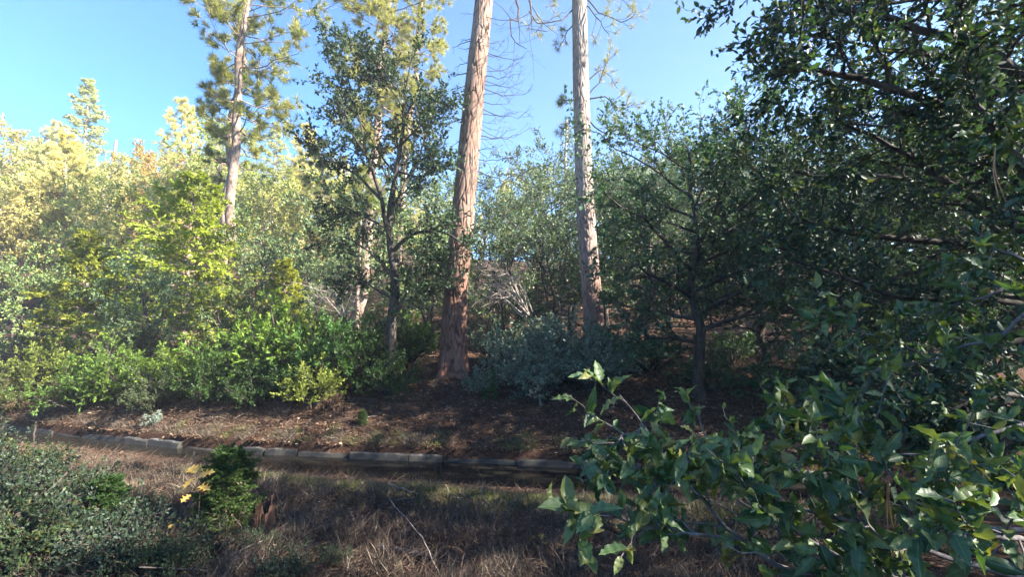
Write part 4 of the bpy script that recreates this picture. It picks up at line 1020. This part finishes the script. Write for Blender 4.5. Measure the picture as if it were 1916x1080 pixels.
# low leafy scrub in the left foreground
LS = [bush(141 + i, .55, .7, 17, 7, 5, 6, (.034, .021), tpl='leaf6', mat='oak_leaf', bark='dead_dark') for i in range(3)]
low = [(60, 4.6, .95, 'broad low scrub oak at the left edge of the near bank'), (170, 4.1, .8, 'low scrub oak left of the dark cedar sapling'), (20, 5.8, .95, 'scrub oak at the far left beside the ditch'), (250, 3.7, .7, 'low scrub oak in front of the dark cedar sapling'), (120, 5.2, .8, 'scrub oak behind the dark cedar sapling'), (330, 3.6, .5, 'small scrub oak below the single golden seedling'),
  (560, 3.6, .38, 'small scrub patch at the bottom edge below the stump'), (640, 4.0, .26, 'tiny scrub sprout beside the dark stick'), (60, 3.6, .8, 'scrub oak in the bottom left corner'), (-80, 4.3, 1.0, 'scrub oak cut off by the left edge'), (190, 5.9, .5, 'small scrub oak nearest the ditch at the left'), (270, 4.6, .45, 'small scrub oak right of the dark cedar sapling'),
  (400, 3.9, .42, 'small scrub oak in front of the bright cedar sapling'), (500, 4.2, .3, 'tiny scrub oak at the foot of the broken stump'), (110, 6.8, .55, 'scrub oak by the weathered stake at the ditch'), (-40, 7, .9, 'scrub oak at the left edge near the ditch'), (300, 5.4, .28, 'tiny scrub oak left of the golden oak seedling')]
for i, (px, Y, sc, lb) in enumerate(low):
    place(LS[i % 3], 'scrub_oak', lb, 'shrub', px, Y, i * 2.1, sc, 'low scrub on the near bank', (.45 + .14 * (i % 3), .47 + .1 * (i % 3), .52 + .1 * (i % 2)))
CS = cedar(145, 1.0, .37, .018, .02, 90, 9, 5, 4, .036, shape=.5, updip=.8, ups=.9)
place(CS, 'cedar_sapling', 'bright green feathery cedar sapling beside the broken stump', 'sapling', 442, 4.6, 0, .74, color=(.062, .105, .03))
place(CS, 'cedar_sapling', 'dark green cedar sapling among the low scrub at the left', 'sapling', 225, 4.4, 2, .52, color=(.035, .075, .02))
place(CS, 'cedar_sapling', 'tiny green seedling on the bare bank just above the ditch', 'sapling', 683, 8.9, 2, .26, color=(.05, .10, .03))

# broken stump
g = gp(512, 4.75)
st = empty('tree_stump', g, 'jagged reddish broken stump right of the bright cedar sapling', 'stump')
rs = np.random.default_rng(71)
seg = 40; th = np.linspace(0, 2 * PI, seg, endpoint=False); mb = MB()
ro = .085 * (1 + .1 * np.sin(th * 5) + .05 * rs.normal(0, 1, seg)); top = .26 + .05 * np.sin(th * 2 + 1) + rs.uniform(-.05, .07, seg)
ringz = [(-.08, 1.35), (0, 1.15), (.07, 1.0), (.14, .97)]
V = [np.stack([np.cos(th) * ro * k, np.sin(th) * ro * k, np.full(seg, z)], 1) for z, k in ringz] + [np.stack([np.cos(th) * ro * .93, np.sin(th) * ro * .93, top], 1), np.stack([np.cos(th) * ro * .6, np.sin(th) * ro * .6, top * .75], 1), np.stack([np.cos(th) * ro * .1, np.sin(th) * ro * .1, np.full(seg, .1)], 1)]
V = np.array(V); I = np.arange(V.shape[0] * seg).reshape(-1, seg); j = (np.arange(seg) + 1) % seg
mb.add(V, quads=np.stack([I[:-1], I[:-1][:, j], I[1:][:, j], I[1:]], -1).reshape(-1, 4))
link('wood', mb.mesh('wood', M['stump_wood'], smooth=False), st)

# burnt sticks, straw stalks, stake
def stick(name, pts, r0, r1, mat, label, cat, n=12, twigs=0, seed=0):
    rs = np.random.default_rng(seed); P = resample(pts, n, .006, rs)
    o0 = P[0].copy(); mb = MB(); tube_batch(mb, P - o0, np.linspace(r0, r1, n), 7)
    o = bpy.data.objects.new(name, None)
    t = empty(name, o0, label, cat)
    link('shaft', mb.mesh('shaft', M[mat]), t)
    if twigs:
        P2, R2 = shoots(rs, (P - o0)[None], np.linspace(r0, r1, n)[None], twigs, .2, .95, .16, .8, .2, 4, 0, .5, .3)
        for a_, b_ in zip(P2, R2):
            mb = MB(); tube_batch(mb, a_, b_, 4); link('twig', mb.mesh('twig', M[mat]), t)
    return t
def gq(px, Y, dz=0.0):
    q = gp(px, Y); q[2] += dz; return q
stick('fallen_branch', [gq(720, 4.25, .06), gq(780, 4.1, .08), gq(840, 3.95, .05)], .035, .02, 'burnt_wood', 'charred black branch lying in the dead weeds', 'fallen branch', twigs=6, seed=3)
stick('dry_stalk', [gq(830, 3.75, .05), gq(790, 4.1, .24), gq(735, 4.5, .42)], .0035, .0015, 'dead_wood', 'long pale straw stalk slanting over the dead weeds', 'stalk', seed=4)
stick('fallen_branch', [gq(560, 4.6, .05), gq(620, 4.3, .03), gq(655, 4.1, .03)], .018, .01, 'burnt_wood', 'dark stick on the ground beside the low scrub', 'fallen branch', twigs=4, seed=5)
stick('fallen_branch', [gq(735, 5.9, .1), gq(790, 5.6, .07)], .008, .004, 'dead_wood', 'short pale stick lying in the dry grass', 'fallen branch', seed=6)
stick('wooden_stake', [gq(82, 9.3, -.2), gq(84, 9.3, .32)], .02, .016, 'oak_bark', 'short weathered stake standing at the ditch on the left', 'stake', seed=7)
stick('weed_stalk', [gq(990, 4.7, 0), gq(985, 4.8, .32), gq(970, 4.9, .62)], .006, .002, 'brown_weed', 'thin dark weed stalk standing on the near bank', 'weed', twigs=7, seed=8)
stick('fallen_branch', [at(1290, 612, 15), at(1215, 610, 15.2), at(1200, 606, 15.4)], .03, .02, 'dead_wood', 'pale fallen limb at the edge of the sunny clearing', 'fallen branch', seed=9)

# ------------------------------------------------------------------ leaves seen singly
def outline_leaf(prof, curl=.12, fold=.12, wave=0.0, seed=0):
    """prof: (along, half width) down one side. Returns template verts, tris, quads with a midrib"""
    rs = np.random.default_rng(seed); n = len(prof); V = []; 
    for j, (a, w) in enumerate(prof):
        z = -curl * a * a
        V.append((a, 0, z))
        V.append((a, w, z + fold * w + wave * math.sin(j * 2.1 + seed) * w)); V.append((a, -w, z + fold * w + wave * math.sin(j * 1.7 + 2 + seed) * w))
    tq = []
    for j in range(n - 1):
        m0, l0, r0, m1, l1, r1 = 3 * j, 3 * j + 1, 3 * j + 2, 3 * j + 3, 3 * j + 4, 3 * j + 5
        tq.append((m0, m1, l1, l0)); tq.append((m0, r0, r1, m1))
    return np.array(V, float), None, np.array(tq)
spiny = [(0, .02), (.08, .16), (.16, .40), (.22, .36), (.32, .50), (.38, .43), (.50, .50), (.56, .40), (.68, .41), (.74, .29), (.84, .25), (.90, .12), (1.0, .01)]
smoothp = [(0, .02), (.08, .18), (.2, .38), (.35, .49), (.5, .5), (.65, .44), (.8, .3), (.92, .13), (1, .01)]
narrow = [(0, .02), (.1, .22), (.22, .36), (.28, .33), (.45, .42), (.6, .38), (.66, .32), (.82, .22), (1, .01)]
lobed = [(0, .03), (.12, .12), (.2, .36), (.3, .14), (.4, .2), (.5, .52), (.6, .2), (.68, .18), (.8, .38), (.86, .14), (1, .02)]
NEAR = [outline_leaf(spiny, .10, .25, .10, 1), outline_leaf(smoothp, .22, .3, .08, 2), outline_leaf(spiny, .28, .15, .16, 3), outline_leaf(narrow, .05, .4, .1, 4), outline_leaf(spiny, -.12, .3, .12, 5), outline_leaf(spiny, .5, .45, .2, 6), outline_leaf(smoothp, -.3, .55, .15, 9), outline_leaf(narrow, .6, .3, .22, 10)]
LOB = [outline_leaf(lobed, .2, .25, .1, 7), outline_leaf(lobed, .05, .35, .14, 8)]

# spiny live oak close to the camera at the right
rs = np.random.default_rng(83)
fo = np.array([2.3, 1.25, T1(2.3, 1.25)])
oak = empty('live_oak', fo, 'spiny-leaved live oak reaching in from the right, closest to the camera', 'oak tree')
mt = MB(); tube_batch(mt, resample([np.array([0, 0, -.2]), np.array([.05, .05, 1.2]), np.array([-.05, .1, 2.4]), np.array([.05, 0, 4.0])], 14, .015, rs), np.linspace(.11, .04, 14), 10)
link('trunk', mt.mesh('trunk', M['oak_bark']), oak)
sprigs = [  # hand placed branches (pixel, pixel, distance), radius
 [(2050, 1120, 1.35), (1700, 1090, 1.15), (1500, 1075, 1.05), (1413, 1031, 1.05), (1385, 1010, 1.07), (1307, 932, 1.12), (1244, 862, 1.18), (1205, 800, 1.22), (1165, 740, 1.25)],
 [(1385, 1010, 1.07), (1310, 1002, 1.05), (1237, 988, 1.03), (1150, 972, 1.0), (1075, 965, .98)],
 [(2050, 1180, 1.3), (1700, 1085, 1.2), (1560, 1034, 1.2), (1461, 981, 1.25), (1367, 929, 1.3), (1330, 850, 1.35), (1310, 770, 1.4)],
 [(2050, 1120, 1.2), (1742, 1034, 1.1), (1616, 981, 1.1), (1567, 971, 1.1), (1440, 932, 1.15), (1390, 905, 1.18), (1330, 880, 1.2)],
 [(1700, 1020, 1.1), (1690, 950, 1.08), (1662, 890, 1.05), (1630, 830, 1.05), (1602, 774, 1.05)],
 [(2050, 1000, 1.1), (1850, 990, .95), (1775, 960, .92), (1765, 900, .92), (1780, 870, .92)],
 [(2050, 1050, .95), (1900, 1010, .85), (1830, 1005, .82), (1770, 985, .8)],
 [(2050, 480, 1.7), (1916, 590, 1.6), (1870, 635, 1.6), (1800, 650, 1.62), (1740, 675, 1.65), (1640, 690, 1.7), (1620, 720, 1.7), (1600, 770, 1.7)],
 [(1740, 675, 1.65), (1680, 640, 1.6), (1600, 620, 1.55), (1560, 590, 1.5)],
 [(2050, 300, 1.5), (1940, 320, 1.45), (1890, 270, 1.4), (1860, 250, 1.38)],
 [(2050, 560, 1.4), (1900, 480, 1.4), (1840, 470, 1.4), (1790, 500, 1.42)],
 [(2050, 640, 1.5), (1900, 540, 1.45), (1850, 555, 1.45), (1780, 575, 1.5), (1720, 600, 1.5)],
 [(2050, 760, 1.4), (1900, 800, 1.3), (1800, 830, 1.3), (1720, 850, 1.35), (1560, 850, 1.4), (1480, 830, 1.45)],
 [(1560, 850, 1.4), (1500, 800, 1.42), (1470, 760, 1.45)],
 [(1480, 830, 1.45), (1420, 860, 1.4), (1380, 820, 1.4)],
 [(1700, 1090, 1.15), (1640, 1000, 1.0), (1600, 930, .98), (1560, 890, .98), (1520, 850, 1.0)],
 [(1500, 1075, 1.05), (1470, 1020, 1.0), (1430, 960, 1.0), (1400, 900, 1.0)],
 [(1237, 988, 1.03), (1225, 930, 1.04), (1220, 880, 1.05)],
 [(1205, 800, 1.22), (1150, 830, 1.2), (1120, 870, 1.2)],
 [(1700, 1085, 1.2), (1620, 1060, 1.05), (1540, 1075, .95)],
 [(2050, 900, 1.2), (1900, 900, 1.1), (1860, 880, 1.05)]]
BP = []; BR = []
for tw in sprigs:
    P = resample([at(*q) for q in tw], 14, .006, rs) - fo
    BP.append(P); BR.append(np.linspace(.0065 if tw[0][0] > 1990 else .0036, .0014, 14))
for P, R_ in zip(BP, BR):
    mbx = MB(); tube_batch(mbx, P, R_, 7); link('branch', mbx.mesh('branch', M['grey_twig']), oak)
# limbs that carry the twigs, from the trunk outwards (beyond the frame)
for q in (at(2050, 1120, 1.3), at(2050, 780, 1.4), at(2050, 480, 1.6), at(2050, 300, 1.5)):
    e = q - fo; s0 = np.array([0.0, .05, max(.3, e[2] - .25)])
    mbx = MB(); tube_batch(mbx, resample([s0, (s0 + e) / 2 + [0, 0, .03], e], 8), np.linspace(.03, .008, 8), 7); link('branch', mbx.mesh('branch', M['oak_bark']), oak)
BPa = np.array(BP); BRa = np.array(BR)
P2, R2 = shoots(rs, BPa, np.minimum(BRa, .003), 10, .15, 1, .12, .75, .15, 6, .05, .7, .5, taper=.2)
for a_, b_ in zip(P2, R2):
    mbx = MB(); tube_batch(mbx, a_, np.maximum(b_, .0010), 5); link('twig', mbx.mesh('twig', M['grey_twig']), oak)
lb_, lt_ = on_twigs(rs, P2, 8, .1, 1.0)
lb2, lt2 = on_twigs(rs, BPa, 7, .4, 1.0)
Bs = np.concatenate([lb_, lb2]); Ts = np.concatenate([lt_, lt2])
n = len(Bs)
D = nrm(Ts * .55 + nrm(rs.normal(0, 1, (n, 3))) * .8 + np.array([0, 0, -.12]))
Nn = rs.normal(0, .55, (n, 3)) + np.array([0, -.25, .75])
Ls = .044 * np.clip(1 + rs.normal(0, .28, n), .5, 1.55)
kind = rs.integers(0, 8, n)
# screen size decides which leaves are objects of their own
wp = Bs + fo
c_, s_ = math.cos(PITCH), math.sin(PITCH)
dep = wp[:, 1] * c_ + (wp[:, 2] - CAMZ) * s_
sx = 958 + F * wp[:, 0] / dep; sy = 540 - F * ((wp[:, 2] - CAMZ) * c_ - wp[:, 1] * s_) / dep
vis = (sx > 0) & (sx < 1916) & (sy > 0) & (sy < 1080) & (dep > .3)
score = np.where(vis, Ls / dep, 0)
order = np.argsort(-score)
single = set(order[:290].tolist())
Sd = nrm(np.cross(D, Nn)); Nz = np.cross(Sd, D)
leaf_me = []
for k, (tv, tt, tq) in enumerate(NEAR):
    mbx = MB(); mbx.add(tv, tt, tq, uv=np.stack([tv[:, 0], tv[:, 1] + .5], 1).astype(np.float32)); leaf_me.append(mbx.mesh('leaf', M['near_leaf'], uv=True))
# a separate tone per leaf object: small family of tinted materials is not needed, islands of single leaves share one tone, so vary by object
from mathutils import Matrix
def single_mat():
    m = M['near_leaf'].copy(); m.name = 'spiny_oak_single_leaf'
    ns, ls = m.node_tree.nodes, m.node_tree.links
    oi = ns.new('ShaderNodeObjectInfo')
    for nd in ns:
        if nd.bl_idname == 'ShaderNodeValToRGB':
            for l in list(nd.inputs[0].links): ls.remove(l)
            ls.new(oi.outputs['Random'], nd.inputs[0])
    return m
M['single_leaf'] = single_mat()
for me_ in leaf_me: me_.materials[0] = M['single_leaf']
for i in order[:290]:
    k = kind[i]; L = Ls[i]; wd = L * (.48 if k != 3 else .45)
    mtx = Matrix(((D[i, 0] * L, Sd[i, 0] * wd, Nz[i, 0] * L, Bs[i, 0]), (D[i, 1] * L, Sd[i, 1] * wd, Nz[i, 1] * L, Bs[i, 1]), (D[i, 2] * L, Sd[i, 2] * wd, Nz[i, 2] * L, Bs[i, 2]), (0, 0, 0, 1)))
    o = link('leaf', leaf_me[k], oak); o.matrix_local = mtx
mc = MB()
rest = np.array([i for i in range(n) if i not in single])
for k in range(8):
    r = rest[kind[rest] == k]
    leaf_batch(mc, Bs[r], D[r], Nn[r], Ls[r], Ls[r] * .46, NEAR[k])
link('foliage', mc.mesh('foliage', M['near_leaf'], uv=True), oak, kind='stuff')

# overhanging oak behind it, upper right
oo = np.array([4.6, 3.4, T1(4.6, 3.4)])
def pz(*q): return np.array([at(*a) for a in q])
stems = [
 (np.array([oo - [0, 0, .1], oo + [.0, .1, 1.5], oo + [-.1, .2, 3.2], oo + [-.3, .3, 5.0], oo + [-.5, .5, 6.6]]), .17, .03),
 (pz((2080, 420, 3.4), (1900, 300, 3.3), (1760, 200, 3.3), (1620, 150, 3.3), (1500, 130, 3.3), (1440, 150, 3.3)), .05, .008),
 (pz((2080, 300, 3.4), (1900, 130, 3.3), (1740, 60, 3.3), (1600, 20, 3.3), (1480, 15, 3.3)), .05, .008),
 (pz((2080, 560, 3.6), (1900, 420, 3.6), (1760, 330, 3.7), (1640, 260, 3.8), (1560, 220, 3.8)), .04, .008),
 (pz((2080, 100, 3.2), (1900, -60, 3.2), (1760, -40, 3.2), (1560, -60, 3.2), (1380, -10, 3.3)), .05, .008),
 (pz((2080, 480, 4.2), (1850, 460, 4.2), (1700, 447, 4.2), (1600, 440, 4.2), (1500, 410, 4.3), (1440, 390, 4.4)), .045, .008),
 (pz((2080, 180, 5.2), (1850, 120, 5.2), (1650, 90, 5.2), (1470, 60, 5.2)), .035, .008),
 (pz((2080, 360, 5.2), (1850, 290, 5.2), (1680, 240, 5.2), (1530, 230, 5.2)), .035, .008),
 (pz((2080, 20, 4.8), (1850, -30, 4.8), (1650, 10, 4.8), (1490, -20, 4.8)), .035, .008),
 (pz((2080, 600, 4.0), (1850, 560, 4.0), (1700, 560, 4.0), (1580, 520, 4.0), (1470, 480, 4.2)), .035, .008),
 (pz((2080, 500, 3.0), (1950, 350, 3.0), (1850, 230, 3.0), (1800, 120, 3.0)), .04, .008),
 (pz((2080, 640, 3.2), (1900, 640, 3.2), (1780, 680, 3.2), (1660, 720, 3.4), (1560, 720, 3.4)), .03, .006),
 (pz((2080, 760, 2.8), (1900, 740, 2.8), (1800, 760, 2.8), (1700, 800, 2.9)), .025, .006),
 (pz((2080, 620, 4.6), (1800, 380, 4.6), (1650, 330, 4.6), (1520, 330, 4.8), (1450, 300, 4.8)), .03, .008)]
OV = guided_tree(91, stems, oo, 19, 11, 10, (.05, .027), L2=.55, L3=.2, tpl='leaf6', t0=.12, up=.08, droop=.05)
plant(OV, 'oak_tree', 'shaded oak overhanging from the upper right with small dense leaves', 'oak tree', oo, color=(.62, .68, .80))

# brown pine needles caught on the twigs
def needle_pair(px, py, Y, len_px, label):
    a = at(px, py, Y); L = len_px / F * Y
    t = empty('pine_needles', a, label, 'pine needles')
    for k, dx in ((0, .10), (1, -.02)):
        P = np.array([[0, 0, 0], [dx * L * .3, .01, -.45 * L], [dx * L, 0, -L * (1 - .06 * k)]])
        mb = MB(); tube_batch(mb, resample(P, 8), np.linspace(.0016, .0012, 8), 5); link('needle', mb.mesh('needle', M['needle_tan']), t)
M['needle_tan'] = bark_mat('tan_needle', (.2, .10, .05), (.34, .19, .10), (.45, .28, .16), 20, .2, .001)
needle_pair(1662, 885, 1.0, 165, 'pair of long tan pine needles hanging from the spiny oak twigs, low at the right')
needle_pair(1862, 275, 1.3, 108, 'pair of tan pine needles hanging under the topmost spiny leaves')
# yellow lobed leaves on short stems
def yellow_sprig(px, py, Y, nlf, L, label, seed):
    rs = np.random.default_rng(seed); a = at(px, py, Y); g = np.array([a[0], Y, T1(a[0], Y)]); h = a[2] - g[2]
    t = empty('oak_seedling', g, label, 'seedling')
    P = resample(np.array([[0, 0, -.02], [.02, 0, h * .5], [0, 0, h]]), 8); mb = MB(); tube_batch(mb, P, np.linspace(.004, .002, 8), 5); link('stem', mb.mesh('stem', M['brown_weed']), t)
    mes = []
    for tv, tt, tq in LOB:
        mb = MB(); mb.add(tv, tt, tq, uv=np.stack([tv[:, 0], tv[:, 1] + .5], 1).astype(np.float32)); mes.append(mb.mesh('leaf', M['yellow_leaf'], uv=True))
    for i in range(nlf):
        az = i * 2.4 + rs.normal(0, .3); b = P[-1] + np.array([math.cos(az), math.sin(az), 0]) * rs.uniform(.01, .09) * (i > 0) + np.array([0, 0, -rs.uniform(0, .35) * h])
        d = nrm(np.array([math.cos(az), math.sin(az), rs.uniform(-.6, .5)])); s = nrm(np.cross(d, np.array([rs.normal(0, .3), -.5 + rs.normal(0, .3), 1]))); nn_ = np.cross(s, d); l = L * rs.uniform(.75, 1.2); w = l * .9
        o = link('leaf', mes[i % 2], t)
        o.matrix_local = Matrix(((d[0] * l, s[0] * w, nn_[0] * l, b[0]), (d[1] * l, s[1] * w, nn_[1] * l, b[1]), (d[2] * l, s[2] * w, nn_[2] * l, b[2]), (0, 0, 0, 1)))
yellow_sprig(372, 886, 4.35, 8, .12, 'golden oak seedling with lobed leaves left of the bright cedar sapling', 1)
yellow_sprig(332, 960, 4.5, 3, .10, 'single golden oak seedling low on the bare ground left of the cedar sapling', 2)
yellow_sprig(1012, 1012, 4.3, 4, .07, 'small golden oak seedling in the dry grass at the lower centre', 3)
